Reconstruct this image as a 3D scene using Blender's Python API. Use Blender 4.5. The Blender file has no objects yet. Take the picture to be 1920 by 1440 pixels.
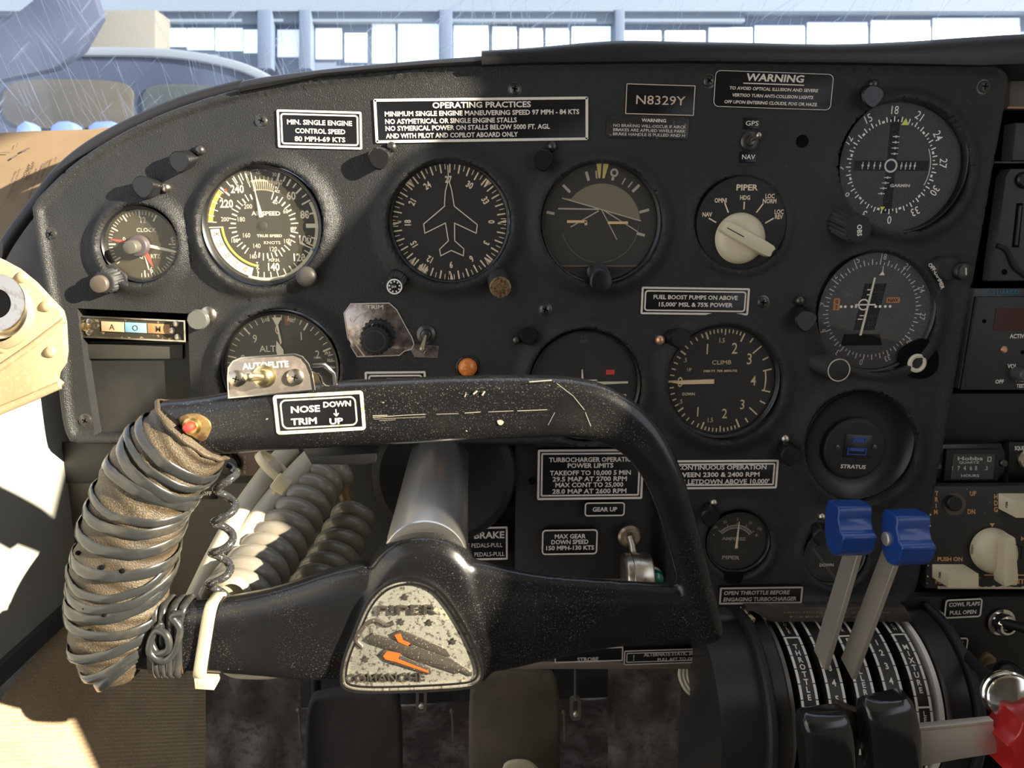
import bpy, bmesh, math, random
import numpy as np
from mathutils import Vector, Matrix
from mathutils.geometry import delaunay_2d_cdt
random.seed(7)
R_ = math.radians
scn = bpy.context.scene
COL = scn.collection

# ------------------------------------------------------------------ camera
CAM = Vector((0.0, -0.48, 0.0))
TH = math.atan2(270, 1385)
PH = math.atan(80 / 1385 / (1 / math.cos(TH)))
FW = Vector((math.sin(PH) * math.cos(TH), math.cos(PH) * math.cos(TH), -math.sin(TH)))
RT = Vector((math.cos(PH), -math.sin(PH), 0))
UP = Vector((math.sin(PH) * math.sin(TH), math.cos(PH) * math.sin(TH), math.cos(TH)))
cd = bpy.data.cameras.new('camera')
cam = bpy.data.objects.new('camera', cd)
COL.objects.link(cam)
cam.matrix_world = Matrix(((RT.x, UP.x, -FW.x, CAM.x), (RT.y, UP.y, -FW.y, CAM.y), (RT.z, UP.z, -FW.z, CAM.z), (0, 0, 0, 1)))
cd.sensor_width = 36
cd.lens = 36 * 1385 / 1920
cd.clip_start = 0.01
cd.dof.use_dof = True
cd.dof.focus_distance = 0.42
cd.dof.aperture_fstop = 22
scn.camera = cam

# ------------------------------------------------------------------ world, sun, exposure
w = bpy.data.worlds.new('outdoor_light')
scn.world = w
w.use_nodes = True
bg = w.node_tree.nodes['Background']
bg.inputs[0].default_value = (0.86, 0.90, 1.0, 1)
bg.inputs[1].default_value = 1.6
SUND = Vector((-2.2, 1.0, -0.78)).normalized()
sl = bpy.data.lights.new('sun', 'SUN')
sl.energy = 22
sl.color = (1.0, 0.89, 0.70)
sl.angle = R_(0.6)
sun = bpy.data.objects.new('sun', sl)
sun.rotation_euler = SUND.to_track_quat('-Z', 'Y').to_euler()
sun.location = -SUND * 3
COL.objects.link(sun)
scn.view_settings.view_transform = 'Standard'
scn.view_settings.look = 'None'
scn.view_settings.gamma = 1
scn.view_settings.use_curve_mapping = False
scn.view_settings.exposure = 0.0

# ------------------------------------------------------------------ helpers
def P(px, py, Y=0.0):
    d = FW * 1385 + RT * (px - 960) + UP * (720 - py)
    return CAM + d * ((Y - CAM.y) / d.y)

class Fr:
    """flat frame on the plane y=Y: u right, v down, h toward the viewer, all in photo pixels at that depth"""
    def __init__(s, px, py, Y=0.0, rot=0.0, iso=True, tilt=0.0, yaw=0.0):
        s.O = P(px, py, Y)
        ku = (P(px + 5, py, Y) - P(px - 5, py, Y)).length / 10
        kv = (P(px, py + 5, Y) - P(px, py - 5, Y)).length / 10
        if iso: kv = ku
        s.k = ku
        c, n = math.cos(R_(rot)), math.sin(R_(rot))
        ex, ev, eh = Vector((c, 0, -n)), Vector((-n, 0, -c)), Vector((0, -1, 0))
        if tilt or yaw:
            M = Matrix.Rotation(R_(tilt), 3, 'X') @ Matrix.Rotation(R_(yaw), 3, 'Z')
            ex, ev, eh = M @ ex, M @ ev, M @ eh
        s.ex, s.ev, s.eh = ex * ku, ev * kv, eh * ku
    def w(s, u, v, h):
        return s.O + s.ex * u + s.ev * v + s.eh * h

class Ab:
    """absolute frame: photo pixel (u, v) on the plane y=Y, h toward the viewer"""
    def __init__(s, Y, O=None):
        s.Y = Y
        s.k = (P(885, 720, Y) - P(875, 720, Y)).length / 10
        s.O = P(*O, Y) if O else P(880, 720, Y)
    def w(s, u, v, h):
        return P(u, v, s.Y) + Vector((0, -h * s.k, 0))

class Wd:
    """plain world frame in metres"""
    k = 1
    def __init__(s, O=(0, 0, 0)): s.O = Vector(O)
    def w(s, u, v, h): return Vector((u, v, h))

class Drum:
    def __init__(s, x0, yc, zc, R, k):
        s.x0, s.yc, s.zc, s.R, s.k = x0, yc, zc, R, k
        s.O = Vector((x0, yc, zc))
    def w(s, u, v, h):
        a = v * s.k / s.R
        r = s.R + h * s.k
        return Vector((s.x0 + u * s.k, s.yc - r * math.sin(a), s.zc + r * math.cos(a)))

def tag(o, label=None, cat=None, group=None, kind=None):
    if label: o['label'] = label
    if cat: o['category'] = cat
    if group: o['group'] = group
    if kind: o['kind'] = kind
    return o

def thing(name, label, cat, O, group=None):
    o = bpy.data.objects.new(name, None)
    o.empty_display_size = 0.01
    o.location = O
    COL.objects.link(o)
    return tag(o, label, cat, group)

def copy_tree(o, parent=None):
    c = o.copy(); COL.objects.link(c); c.parent = parent
    for ch in list(KIDS.get(o.name, [])):
        k = copy_tree(ch, c)
        KIDS.setdefault(c.name, []).append(k)
    return c
KIDS = {}

def sharp(me, ang):
    me.polygons.foreach_set('use_smooth', [True] * len(me.polygons))
    me.set_sharp_from_angle(angle=R_(ang))

GL = {}
def make_glyphs():
    chars = [chr(c) for c in range(33, 127)] + ['°', '’']
    jobs = []
    def tx(body, off):
        cu = bpy.data.curves.new('t', 'FONT')
        cu.body = body; cu.size = 1; cu.offset = off; cu.resolution_u = 2; cu.fill_mode = 'FRONT'
        o = bpy.data.objects.new('t', cu); COL.objects.link(o); return o
    for c in chars:
        jobs.append((c, 0, tx(c, 0.004)))
        jobs.append((c, 1, tx(c, 0.028)))
        jobs.append((c, 2, tx('I' + c + 'I', 0)))
    jobs.append((' ', 2, tx('I I', 0)))
    jobs.append(('II', 3, tx('II', 0)))
    bpy.context.view_layer.update()
    dg = bpy.context.evaluated_depsgraph_get()
    wid = {}
    for c, kd, o in jobs:
        me = bpy.data.meshes.new_from_object(o.evaluated_get(dg))
        vs = [(v.co.x, v.co.y) for v in me.vertices]
        if kd >= 2:
            wid[(c, kd)] = max(v[0] for v in vs) - min(v[0] for v in vs)
        else:
            GL[(c, kd)] = (vs, [tuple(p.vertices) for p in me.polygons])
        bpy.data.meshes.remove(me)
    for _, _, o in jobs:
        cu = o.data
        bpy.data.objects.remove(o); bpy.data.curves.remove(cu)
    w0 = wid[('II', 3)]
    GL['adv'] = {c: wid[(c, 2)] - w0 for c in chars + [' ']}
    ys = [v[1] for v in GL[('H', 0)][0]]
    GL['cap'] = max(ys)
make_glyphs()

class MB:
    def __init__(s, fr):
        s.f = fr; s.V = []; s.F = []
    def add(s, vs, fs):
        n = len(s.V)
        s.V += [s.f.w(*v) for v in vs]
        s.F += [tuple(i + n for i in f) for f in fs]
        return s
    def poly(s, pts, h=0):
        return s.add([(p[0], p[1], h) for p in pts], [tuple(range(len(pts)))])
    def prism(s, pts, h0, h1, bev=0, bottom=True):
        n = len(pts)
        rings = [[(p[0], p[1], h0) for p in pts]]
        if bev:
            rings.append([(p[0], p[1], h1 - bev) for p in pts])
            q = inset(pts, bev * 0.35); rings.append([(p[0], p[1], h1 - bev * .3) for p in q])
            q = inset(pts, bev); rings.append([(p[0], p[1], h1) for p in q])
        else:
            rings.append([(p[0], p[1], h1) for p in pts])
        vs = sum(rings, [])
        fs = []
        for r in range(len(rings) - 1):
            for i in range(n):
                j = (i + 1) % n
                fs.append((r * n + i, r * n + j, (r + 1) * n + j, (r + 1) * n + i))
        fs.append(tuple((len(rings) - 1) * n + i for i in range(n)))
        if bottom: fs.append(tuple(reversed(range(n))))
        return s.add(vs, fs)
    def box(s, u0, v0, u1, v1, h0, h1, bev=0):
        return s.prism([(u0, v0), (u1, v0), (u1, v1), (u0, v1)], h0, h1, bev)
    def frame(s, pts, wd, h0, h1):
        """raised border following a polygon, wd wide, measured inward"""
        q = inset(pts, wd); n = len(pts)
        vs = [(p[0], p[1], h0) for p in pts] + [(p[0], p[1], h1) for p in pts] + [(p[0], p[1], h1) for p in q] + [(p[0], p[1], h0) for p in q]
        fs = []
        for r in range(3):
            for i in range(n):
                j = (i + 1) % n
                fs.append((r * n + i, r * n + j, (r + 1) * n + j, (r + 1) * n + i))
        return s.add(vs, fs)
    def lathe(s, prof, c=(0, 0), n=48, flute=None, a0=0, a1=360):
        full = a1 - a0 >= 360
        m = n if full else n + 1
        vs = []
        for (r, h) in prof:
            for i in range(m):
                a = R_(a0 + (a1 - a0) * i / n)
                rr = r
                if flute and flute[2] <= h <= flute[3]: rr = r * (1 + flute[1] * (1 if i % 2 else -1))
                vs.append((c[0] + rr * math.sin(a), c[1] - rr * math.cos(a), h))
        fs = []
        for k in range(len(prof) - 1):
            for i in range(n):
                j = (i + 1) % m if full else i + 1
                fs.append((k * m + i, k * m + j, (k + 1) * m + j, (k + 1) * m + i))
        if full:
            if prof[-1][0] > 0: fs.append(tuple((len(prof) - 1) * m + i for i in range(m)))
            if prof[0][0] > 0 : fs.append(tuple(reversed(range(m))))
        return s.add(vs, fs)
    def ring(s, r0, r1, h, c=(0, 0), n=64, a0=0, a1=360):
        vs = []; fs = []
        for i in range(n + 1):
            a = R_(a0 + (a1 - a0) * i / n)
            for r in (r0, r1): vs.append((c[0] + r * math.sin(a), c[1] - r * math.cos(a), h))
        for i in range(n): fs.append((2 * i, 2 * i + 2, 2 * i + 3, 2 * i + 1))
        return s.add(vs, fs)
    def disc(s, r, h, c=(0, 0), n=48):
        return s.poly([(c[0] + r * math.sin(2 * math.pi * i / n), c[1] - r * math.cos(2 * math.pi * i / n)) for i in range(n)], h)
    def tick(s, a, r0, r1, wd, h, c=(0, 0), w2=None):
        sa, ca = math.sin(R_(a)), math.cos(R_(a)); w2 = wd if w2 is None else w2
        f = lambda r, t: (c[0] + r * sa + t * ca, c[1] - r * ca + t * sa)
        return s.poly([f(r0, -wd / 2), f(r0, wd / 2), f(r1, w2 / 2), f(r1, -w2 / 2)], h)
    def line(s, pts, wd, h, closed=False):
        n = len(pts)
        for i in range(n if closed else n - 1):
            a, b = pts[i], pts[(i + 1) % n]
            dx, dy = b[0] - a[0], b[1] - a[1]; L = math.hypot(dx, dy) or 1
            e = wd * .3
            ux, uy = dx / L * e, dy / L * e
            nx, ny = -dy / L * wd / 2, dx / L * wd / 2
            s.poly([(a[0] - ux + nx, a[1] - uy + ny), (b[0] + ux + nx, b[1] + uy + ny), (b[0] + ux - nx, b[1] + uy - ny), (a[0] - ux - nx, a[1] - uy - ny)], h)
        return s
    def sweep(s, path, ws, ds, n=16, ex=2.0, ups=None, cap=True, closed=False):
        """path (u,v,h); half width in plane, half depth along up; superellipse section"""
        m = len(path)
        if not hasattr(ws, '__len__'): ws = [ws] * m
        if not hasattr(ds, '__len__'): ds = [ds] * m
        Pp = [Vector(p) for p in path]
        vs = []; prev = None
        for i in range(m):
            if closed: t = Pp[(i + 1) % m] - Pp[i - 1]
            else: t = Pp[min(i + 1, m - 1)] - Pp[max(i - 1, 0)]
            t.normalize()
            upv = Vector(ups[i]) if ups else Vector((0, 0, 1))
            if abs(t.dot(upv.normalized())) > 0.97 and not ups:
                upv = prev if prev else Vector((0, 1, 0))
            side = t.cross(upv); side.normalize()
            upn = side.cross(t); upn.normalize()
            prev = upn
            for j in range(n):
                a = 2 * math.pi * j / n
                ca, sa = math.cos(a), math.sin(a)
                x = math.copysign(abs(ca) ** (2 / ex), ca) * ws[i]
                y = math.copysign(abs(sa) ** (2 / ex), sa) * ds[i]
                q = Pp[i] + side * x + upn * y
                vs.append((q.x, q.y, q.z))
        fs = []
        for i in range(m if closed else m - 1):
            i2 = (i + 1) % m
            for j in range(n):
                k = (j + 1) % n
                fs.append((i * n + j, i * n + k, i2 * n + k, i2 * n + j))
        if cap and not closed:
            fs.append(tuple(reversed(range(n)))); fs.append(tuple((m - 1) * n + j for j in range(n)))
        return s.add(vs, fs)
    def tube(s, path, r, n=12, closed=False, cap=True):
        m = len(path)
        if not hasattr(r, '__len__'): r = [r] * m
        Pp = [Vector(p) for p in path]
        t0 = (Pp[1] - Pp[0]).normalized()
        nv = t0.orthogonal().normalized()
        ups = []
        for i in range(m):
            t = (Pp[min(i + 1, m - 1)] - Pp[max(i - 1, 0)])
            if closed: t = Pp[(i + 1) % m] - Pp[i - 1]
            t.normalize()
            nv = (nv - t * nv.dot(t)).normalized()
            ups.append(tuple(nv))
        return s.sweep(path, r, r, n, 2.0, ups, cap, closed)
    def ball(s, c, r, n=16, sc=(1, 1, 1)):
        vs = []; fs = []; m = n // 2
        for i in range(1, m):
            t = math.pi * i / m
            for j in range(n):
                a = 2 * math.pi * j / n
                vs.append((c[0] + r * sc[0] * math.sin(t) * math.cos(a), c[1] + r * sc[1] * math.sin(t) * math.sin(a), c[2] + r * sc[2] * math.cos(t)))
        for i in range(m - 2):
            for j in range(n):
                k = (j + 1) % n
                fs.append((i * n + j, i * n + k, (i + 1) * n + k, (i + 1) * n + j))
        b = len(vs); vs += [(c[0], c[1], c[2] + r * sc[2]), (c[0], c[1], c[2] - r * sc[2])]
        for j in range(n):
            k = (j + 1) % n
            fs.append((b, k, j)); fs.append((b + 1, (m - 2) * n + j, (m - 2) * n + k))
        return s.add(vs, fs)
    def text(s, t, u, v, size, h=0.5, rot=0, al='C', b=1, sx=0.8, sh=0, tr=0, dep=0, width=None):
        """cap height = size; (u, v) is the middle of the capitals"""
        g = size / GL['cap']; adv = GL['adv']
        tot = sum(adv.get(c, .6) + tr for c in t) - tr
        if width: g *= .86; sx = width / (tot * g)
        x = {'C': -tot / 2, 'L': 0, 'R': -tot}[al]
        cr, sr = math.cos(R_(rot)), math.sin(R_(rot))
        for c in t:
            if c != ' ' and (c, b) in GL:
                vs, fs = GL[(c, b)]
                out = []
                for (gx, gy) in vs:
                    X = (gx + x) * g * sx + sh * gy * g
                    Y = -(gy - GL['cap'] / 2) * g
                    out.append((u + X * cr - Y * sr, v + X * sr + Y * cr))
                if dep:
                    n = len(out)
                    cnt = {}
                    for f in fs:
                        for i in range(len(f)):
                            e = (f[i], f[(i + 1) % len(f)])
                            if (e[1], e[0]) in cnt: del cnt[(e[1], e[0])]
                            else: cnt[e] = 1
                    F2 = list(fs) + [(e[0], e[1], e[1] + n, e[0] + n) for e in cnt]
                    s.add([(p[0], p[1], h) for p in out] + [(p[0], p[1], h - dep) for p in out], F2)
                else:
                    s.add([(p[0], p[1], h) for p in out], fs)
            x += adv.get(c, .6) + tr
        return s
    def arctext(s, t, r, a, size, h=0.5, c=(0, 0), step=None, b=1, sx=0.8, flip=False):
        adv = GL['adv']; g = size / GL['cap'] * sx
        tot = sum(adv.get(ch, .6) * g for ch in t) * (step or 1)
        x = -tot / 2
        for ch in t:
            wch = adv.get(ch, .6) * g * (step or 1)
            aa = a + math.degrees((x + wch / 2) / r)
            s.text(ch, c[0] + r * math.sin(R_(aa)), c[1] - r * math.cos(R_(aa)), size, h, aa, 'C', b, sx)
            x += wch
        return s
    def build(s, name, mat, parent=None, ang=35, label=None, cat=None, group=None, kind=None, recalc=True, bevel=0, mods=None):
        O = parent_world(parent) if parent else s.f.O
        me = bpy.data.meshes.new(name)
        me.from_pydata([tuple(v - O) for v in s.V], [], s.F)
        if recalc:
            bm = bmesh.new(); bm.from_mesh(me)
            bmesh.ops.remove_doubles(bm, verts=bm.verts, dist=1e-7)
            bmesh.ops.recalc_face_normals(bm, faces=bm.faces)
            bm.to_mesh(me); bm.free()
        me.materials.append(mat)
        if ang: sharp(me, ang)
        o = bpy.data.objects.new(name, me)
        if parent:
            o.parent = parent
            KIDS.setdefault(parent.name, []).append(o)
        else: o.location = O
        COL.objects.link(o)
        if bevel:
            m = o.modifiers.new('b', 'BEVEL'); m.width = bevel * s.f.k; m.segments = 2; m.limit_method = 'ANGLE'; m.angle_limit = R_(35)
            m.harden_normals = False
        return tag(o, label, cat, group, kind)

def parent_world(p):
    v = Vector(p.location)
    while p.parent:
        p = p.parent; v += Vector(p.location)
    return v

def inset(pts, d):
    n = len(pts); out = []
    A = sum(pts[i][0] * pts[(i + 1) % n][1] - pts[(i + 1) % n][0] * pts[i][1] for i in range(n))
    sg = 1 if A > 0 else -1
    for i in range(n):
        a, b, c = pts[i - 1], pts[i], pts[(i + 1) % n]
        e1 = (b[0] - a[0], b[1] - a[1]); e2 = (c[0] - b[0], c[1] - b[1])
        l1 = math.hypot(*e1) or 1e-9; l2 = math.hypot(*e2) or 1e-9
        n1 = (-e1[1] / l1 * sg, e1[0] / l1 * sg); n2 = (-e2[1] / l2 * sg, e2[0] / l2 * sg)
        mx, my = n1[0] + n2[0], n1[1] + n2[1]
        q = max(0.35, (mx * mx + my * my) / 2)
        out.append((b[0] + mx / q * d, b[1] + my / q * d))
    return out

def rrect(u0, v0, u1, v1, r, n=5):
    out = []
    for (cx, cy, a) in ((u1 - r, v0 + r, 0), (u1 - r, v1 - r, 90), (u0 + r, v1 - r, 180), (u0 + r, v0 + r, 270)):
        for i in range(n + 1):
            t = R_(a + 90 * i / n)
            out.append((cx + r * math.sin(t), cy - r * math.cos(t)))
    return out

def spl(pts, n=8, closed=False):
    """catmull-rom through tuples of any length"""
    m = len(pts); out = []
    rng = range(m) if closed else range(m - 1)
    for i in rng:
        p0 = pts[(i - 1) % m] if (closed or i > 0) else pts[0]
        p1 = pts[i]; p2 = pts[(i + 1) % m]
        p3 = pts[(i + 2) % m] if (closed or i + 2 < m) else pts[-1]
        for k in range(n):
            t = k / n
            out.append(tuple(0.5 * (2 * b + (c - a) * t + (2 * a - 5 * b + 4 * c - d) * t * t + (3 * b - a - 3 * c + d) * t ** 3) for a, b, c, d in zip(p0, p1, p2, p3)))
    if not closed: out.append(tuple(pts[-1]))
    return out

# ------------------------------------------------------------------ materials
MC = {}
def mat(name, col, rough=.5, metal=0, spec=.5, bump=None, mottle=None, specks=None, coat=0, emit=None, aniso=0, sheen=0):
    """bump=(kind, scale, strength, dist_mm); mottle=(scale, colour, lo, hi); specks=list of (scale, threshold, colour, patch_scale)"""
    if name in MC: return MC[name]
    m = bpy.data.materials.new(name); m.use_nodes = True
    nt = m.node_tree; N = nt.nodes; L = nt.links
    b = N['Principled BSDF']
    b.inputs['Roughness'].default_value = rough
    b.inputs['Metallic'].default_value = metal
    b.inputs['Specular IOR Level'].default_value = spec
    b.inputs['Coat Weight'].default_value = coat
    b.inputs['Coat Roughness'].default_value = .12
    if sheen: b.inputs['Sheen Weight'].default_value = sheen
    if aniso: b.inputs['Anisotropic'].default_value = aniso
    c4 = (*col, 1)
    b.inputs['Base Color'].default_value = c4
    tc = N.new('ShaderNodeTexCoord')
    cur = None
    def mix(fac, a, bb):
        x = N.new('ShaderNodeMix'); x.data_type = 'RGBA'
        L.new(fac, x.inputs[0])
        if isinstance(a, tuple): x.inputs[6].default_value = a
        else: L.new(a, x.inputs[6])
        x.inputs[7].default_value = bb
        return x.outputs[2]
    def ramp(src, lo, hi):
        r = N.new('ShaderNodeMapRange'); L.new(src, r.inputs[0])
        r.inputs[1].default_value = lo; r.inputs[2].default_value = hi
        return r.outputs[0]
    def noise(sc, det=4, ro=.6):
        n = N.new('ShaderNodeTexNoise'); n.inputs['Scale'].default_value = sc; n.inputs['Detail'].default_value = det
        n.inputs['Roughness'].default_value = ro
        L.new(tc.outputs['Object'], n.inputs['Vector']); return n.outputs[0]
    cur = c4
    if mottle:
        for (sc, c2, lo, hi) in (mottle if isinstance(mottle, list) else [mottle]):
            cur = mix(ramp(noise(sc), lo, hi), cur, (*c2, 1))
    if specks:
        for (sc, thr, c2, ps) in specks:
            f = ramp(noise(sc, 2, .5), thr, thr + .03)
            if ps:
                g = ramp(noise(ps, 3), .42, .6)
                mu = N.new('ShaderNodeMath'); mu.operation = 'MULTIPLY'
                L.new(f, mu.inputs[0]); L.new(g, mu.inputs[1]); f = mu.outputs[0]
            cur = mix(f, cur, (*c2, 1))
    if cur is not c4: L.new(cur, b.inputs['Base Color'])
    if bump:
        kind, sc, st, dist = bump
        if kind == 'noise': t = noise(sc, 3, .55)
        elif kind == 'leather':
            v = N.new('ShaderNodeTexVoronoi'); v.inputs['Scale'].default_value = sc; v.feature = 'SMOOTH_F1'
            L.new(tc.outputs['Object'], v.inputs['Vector'])
            a = N.new('ShaderNodeMath'); a.operation = 'ADD'
            L.new(v.outputs[0], a.inputs[0]); L.new(noise(sc * .6, 2), a.inputs[1]); t = a.outputs[0]
        elif kind in ('brushx', 'brushz', 'brushy', 'wrinkle'):
            mp = N.new('ShaderNodeMapping'); L.new(tc.outputs['Object'], mp.inputs[0])
            mp.inputs['Scale'].default_value = {'brushx': (.03, 1, 1), 'brushz': (1, 1, .03), 'brushy': (1, .03, 1), 'wrinkle': (1, 1, .3)}[kind]
            n = N.new('ShaderNodeTexNoise'); n.inputs['Scale'].default_value = sc; L.new(mp.outputs[0], n.inputs['Vector']); t = n.outputs[0]
        bp = N.new('ShaderNodeBump'); bp.inputs['Strength'].default_value = st; bp.inputs['Distance'].default_value = dist / 1000
        L.new(t, bp.inputs['Height']); L.new(bp.outputs[0], b.inputs['Normal'])
    if emit:
        b.inputs['Emission Color'].default_value = (*emit[0], 1); b.inputs['Emission Strength'].default_value = emit[1]
    MC[name] = m
    return m

def glassy(name, tint=(1, 1, 1), rough=.02, haze=0.0, hazecol=(.8, .8, .75), scratch=False):
    if name in MC: return MC[name]
    m = bpy.data.materials.new(name); m.use_nodes = True
    nt = m.node_tree; N = nt.nodes; L = nt.links
    N.remove(N['Principled BSDF'])
    out = N['Material Output']
    tr = N.new('ShaderNodeBsdfTransparent'); tr.inputs[0].default_value = (*tint, 1)
    gl = N.new('ShaderNodeBsdfGlossy'); gl.inputs['Roughness'].default_value = rough
    fr = N.new('ShaderNodeFresnel'); fr.inputs[0].default_value = 1.22
    mx = N.new('ShaderNodeMixShader')
    L.new(fr.outputs[0], mx.inputs[0]); L.new(tr.outputs[0], mx.inputs[1]); L.new(gl.outputs[0], mx.inputs[2])
    res = mx.outputs[0]
    if haze:
        df = N.new('ShaderNodeBsdfTranslucent'); df.inputs[0].default_value = (*hazecol, 1)
        df2 = N.new('ShaderNodeBsdfDiffuse'); df2.inputs[0].default_value = (*hazecol, 1)
        mm = N.new('ShaderNodeMixShader'); L.new(df.outputs[0], mm.inputs[1]); L.new(df2.outputs[0], mm.inputs[2])
        m2 = N.new('ShaderNodeMixShader'); L.new(res, m2.inputs[1]); L.new(mm.outputs[0], m2.inputs[2])
        m2.inputs[0].default_value = haze
        if scratch:
            tc = N.new('ShaderNodeTexCoord')
            acc = None
            fl = N.new('ShaderNodeVectorMath'); fl.operation = 'MULTIPLY'; fl.inputs[1].default_value = (1, 0, 1); L.new(tc.outputs['Object'], fl.inputs[0])
            for k, (rz, sx, sy, sc, thr, amp) in enumerate(((10, .03, 1, 620, .60, .3), (-14, .04, 1, 420, .62, .35), (60, .05, 1, 330, .62, .4), (40, 1, 1, 14, .42, .10), (0, 1, 1, 700, .68, .5))):
                mp = N.new('ShaderNodeMapping'); L.new(fl.outputs[0], mp.inputs[0])
                mp.vector_type = 'TEXTURE'
                mp.inputs['Rotation'].default_value = (0, R_(rz), 0)
                mp.inputs['Scale'].default_value = (1, 1, 1 / sx) if sx < 1 else (1, 1, 1)
                n = N.new('ShaderNodeTexNoise'); n.inputs['Scale'].default_value = sc; n.inputs['Detail'].default_value = 2
                L.new(mp.outputs[0], n.inputs['Vector'])
                r = N.new('ShaderNodeMapRange'); L.new(n.outputs[0], r.inputs[0])
                r.inputs[1].default_value = thr; r.inputs[2].default_value = thr + (.25 if k == 3 else .08); r.inputs[4].default_value = amp
                if acc is None:
                    acc = r.outputs[0]
                else:
                    a = N.new('ShaderNodeMath'); a.operation = 'ADD'; a.use_clamp = True
                    L.new(acc, a.inputs[0]); L.new(r.outputs[0], a.inputs[1]); acc = a.outputs[0]
            a = N.new('ShaderNodeMath'); a.operation = 'ADD'; a.use_clamp = True; a.inputs[1].default_value = haze
            L.new(acc, a.inputs[0]); L.new(a.outputs[0], m2.inputs[0])
        res = m2.outputs[0]
    L.new(res, out.inputs[0])
    MC[name] = m
    return m

DUST = (.45, .38, .27)
M_vinyl = mat('black_vinyl', (.0205, .021, .022), .42, spec=.34, bump=('leather', 2100, .85, .32), mottle=(9, (.036, .036, .035), .45, .8), specks=[(260, .73, (.10, .085, .06), 12)])
M_vinyl2 = mat('smooth_black_vinyl', (.013, .0125, .014), .42, bump=('leather', 1500, .3, .2))
M_metalblk = mat('black_painted_metal', (.014, .0125, .012), .5, bump=('noise', 500, .15, .1), mottle=(25, (.024, .021, .019), .5, .75))
M_grey = mat('dark_grey_metal', (.055, .054, .052), .5, bump=('noise', 300, .1, .1))
M_black = mat('black_plastic', (.009, .009, .010), .32)
M_blackm = mat('matt_black_plastic', (.011, .011, .0115), .6, bump=('noise', 900, .2, .1))
M_void = mat('black_void', (.004, .004, .005), .9, spec=.1)
M_plac = mat('placard_black', (.006, .006, .0075), .35, spec=.35)
M_ink = mat('white_ink', (.80, .73, .64), .6, mottle=(700, (.55, .49, .41), .58, .8))
M_inkw = mat('bright_white_ink', (.86, .84, .78), .55)
M_inkd = mat('dim_ink', (.28, .25, .22), .6)
M_lume = mat('cream_dial_paint', (.84, .69, .49), .6)
M_lume2 = mat('pale_dial_paint', (.72, .66, .52), .6)
M_dial = mat('dial_black', (.013, .013, .013), .6, mottle=(60, (.019, .018, .016), .5, .8))
M_dialg = mat('dial_grey', (.065, .062, .052), .5, mottle=(40, (.085, .08, .065), .4, .8))
M_glass = glassy('instrument_glass', haze=.014, hazecol=(.7, .62, .45))
M_glassd = glassy('dusty_instrument_glass', haze=.09, hazecol=(.7, .62, .42), rough=.05)
M_chrome = mat('chrome', (.75, .73, .70), .12, 1)
M_nickel = mat('worn_nickel', (.60, .55, .47), .3, 1, bump=('noise', 900, .2, .1), mottle=(150, (.34, .28, .2), .5, .7))
M_alu = mat('brushed_aluminium', (.58, .53, .45), .42, .65, bump=('brushz', 900, .15, .1))
M_shaft = mat('polished_shaft', (.74, .71, .66), .32, 1, bump=('brushy', 500, .1, .05), specks=[(700, .76, (.1, .1, .1), 60)])
M_brass = mat('brass', (.72, .52, .22), .3, 1)
M_screw = mat('dark_screw', (.10, .095, .09), .3, .8)
M_rock = mat('dusty_black_enamel', (.008, .008, .009), .26, spec=.45, coat=.2, specks=[(1900, .645, (.15, .14, .11), 22), (420, .76, (.42, .38, .30), 30)], bump=('noise', 60, .15, .3), mottle=(30, (.018, .0175, .016), .5, .8))
M_ivory = mat('ivory_plastic', (.70, .62, .43), .35)
M_blue = mat('blue_plastic', (.012, .055, .25), .3, coat=.2)
M_red = mat('red_plastic', (.42, .012, .014), .32, coat=.3)
M_amber = mat('amber_lens', (.75, .22, .04), .2, coat=.5)
M_green = mat('green_lens', (.0, .14, .085), .2, coat=.5)
M_orange = mat('orange_paint', (.85, .10, .015), .45)
M_yellow = mat('yellow_paint', (.80, .66, .08), .5)
M_yellow2 = mat('faded_yellow_paint', (.80, .52, .08), .5)
M_redp = mat('red_paint', (.65, .06, .05), .45)
M_cream = mat('cream_enamel', (.35, .275, .17), .5, bump=('noise', 700, .35, .15), mottle=[(14, (.33, .24, .125), .45, .75), (300, (.44, .37, .24), .55, .7)])
M_wall = mat('pale_grey_plastic', (.33, .33, .30), .5, bump=('noise', 500, .2, .15))
M_cable = mat('cream_cable', (.45, .41, .31), .38, specks=[(900, .72, (.3, .25, .17), 0)])
M_gcable = mat('grey_coiled_cord', (.22, .20, .16), .28, coat=.15, specks=[(900, .74, (.5, .47, .4), 0)])
M_bcable = mat('brown_cord', (.24, .14, .05), .35)
M_blkcord = mat('black_coiled_cord', (.03, .03, .03), .16, coat=.6, specks=[(1800, .66, (.35, .33, .28), 0)])
M_zip = mat('nylon_tie', (.60, .53, .36), .35)
M_leather = mat('worn_brown_leather', (.055, .040, .024), .48, bump=('noise', 1500, 1.0, .5), mottle=[(45, (.085, .062, .036), .42, .7), (180, (.04, .034, .027), .48, .68)], specks=[(2400, .57, (.20, .145, .08), 30)])
M_lace = mat('dark_lacing', (.026, .028, .028), .26, coat=.3, bump=('noise', 300, .1, .1), mottle=(80, (.07, .06, .045), .5, .8))
M_kraft = mat('kraft_card', (.21, .145, .085), .75, bump=('noise', 120, .25, .3), mottle=(12, (.27, .19, .11), .4, .7))
M_terra = mat('terracotta_card', (.50, .13, .05), .7)
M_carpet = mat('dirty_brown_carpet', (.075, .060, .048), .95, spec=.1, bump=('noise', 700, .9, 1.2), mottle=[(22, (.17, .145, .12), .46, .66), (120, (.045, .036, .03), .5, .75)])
M_khaki = mat('khaki_fabric', (.11, .088, .052), .9, bump=('noise', 500, .4, .4), mottle=(20, (.06, .05, .032), .4, .7))
M_darkfab = mat('black_rubber', (.012, .012, .013), .7)
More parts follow.
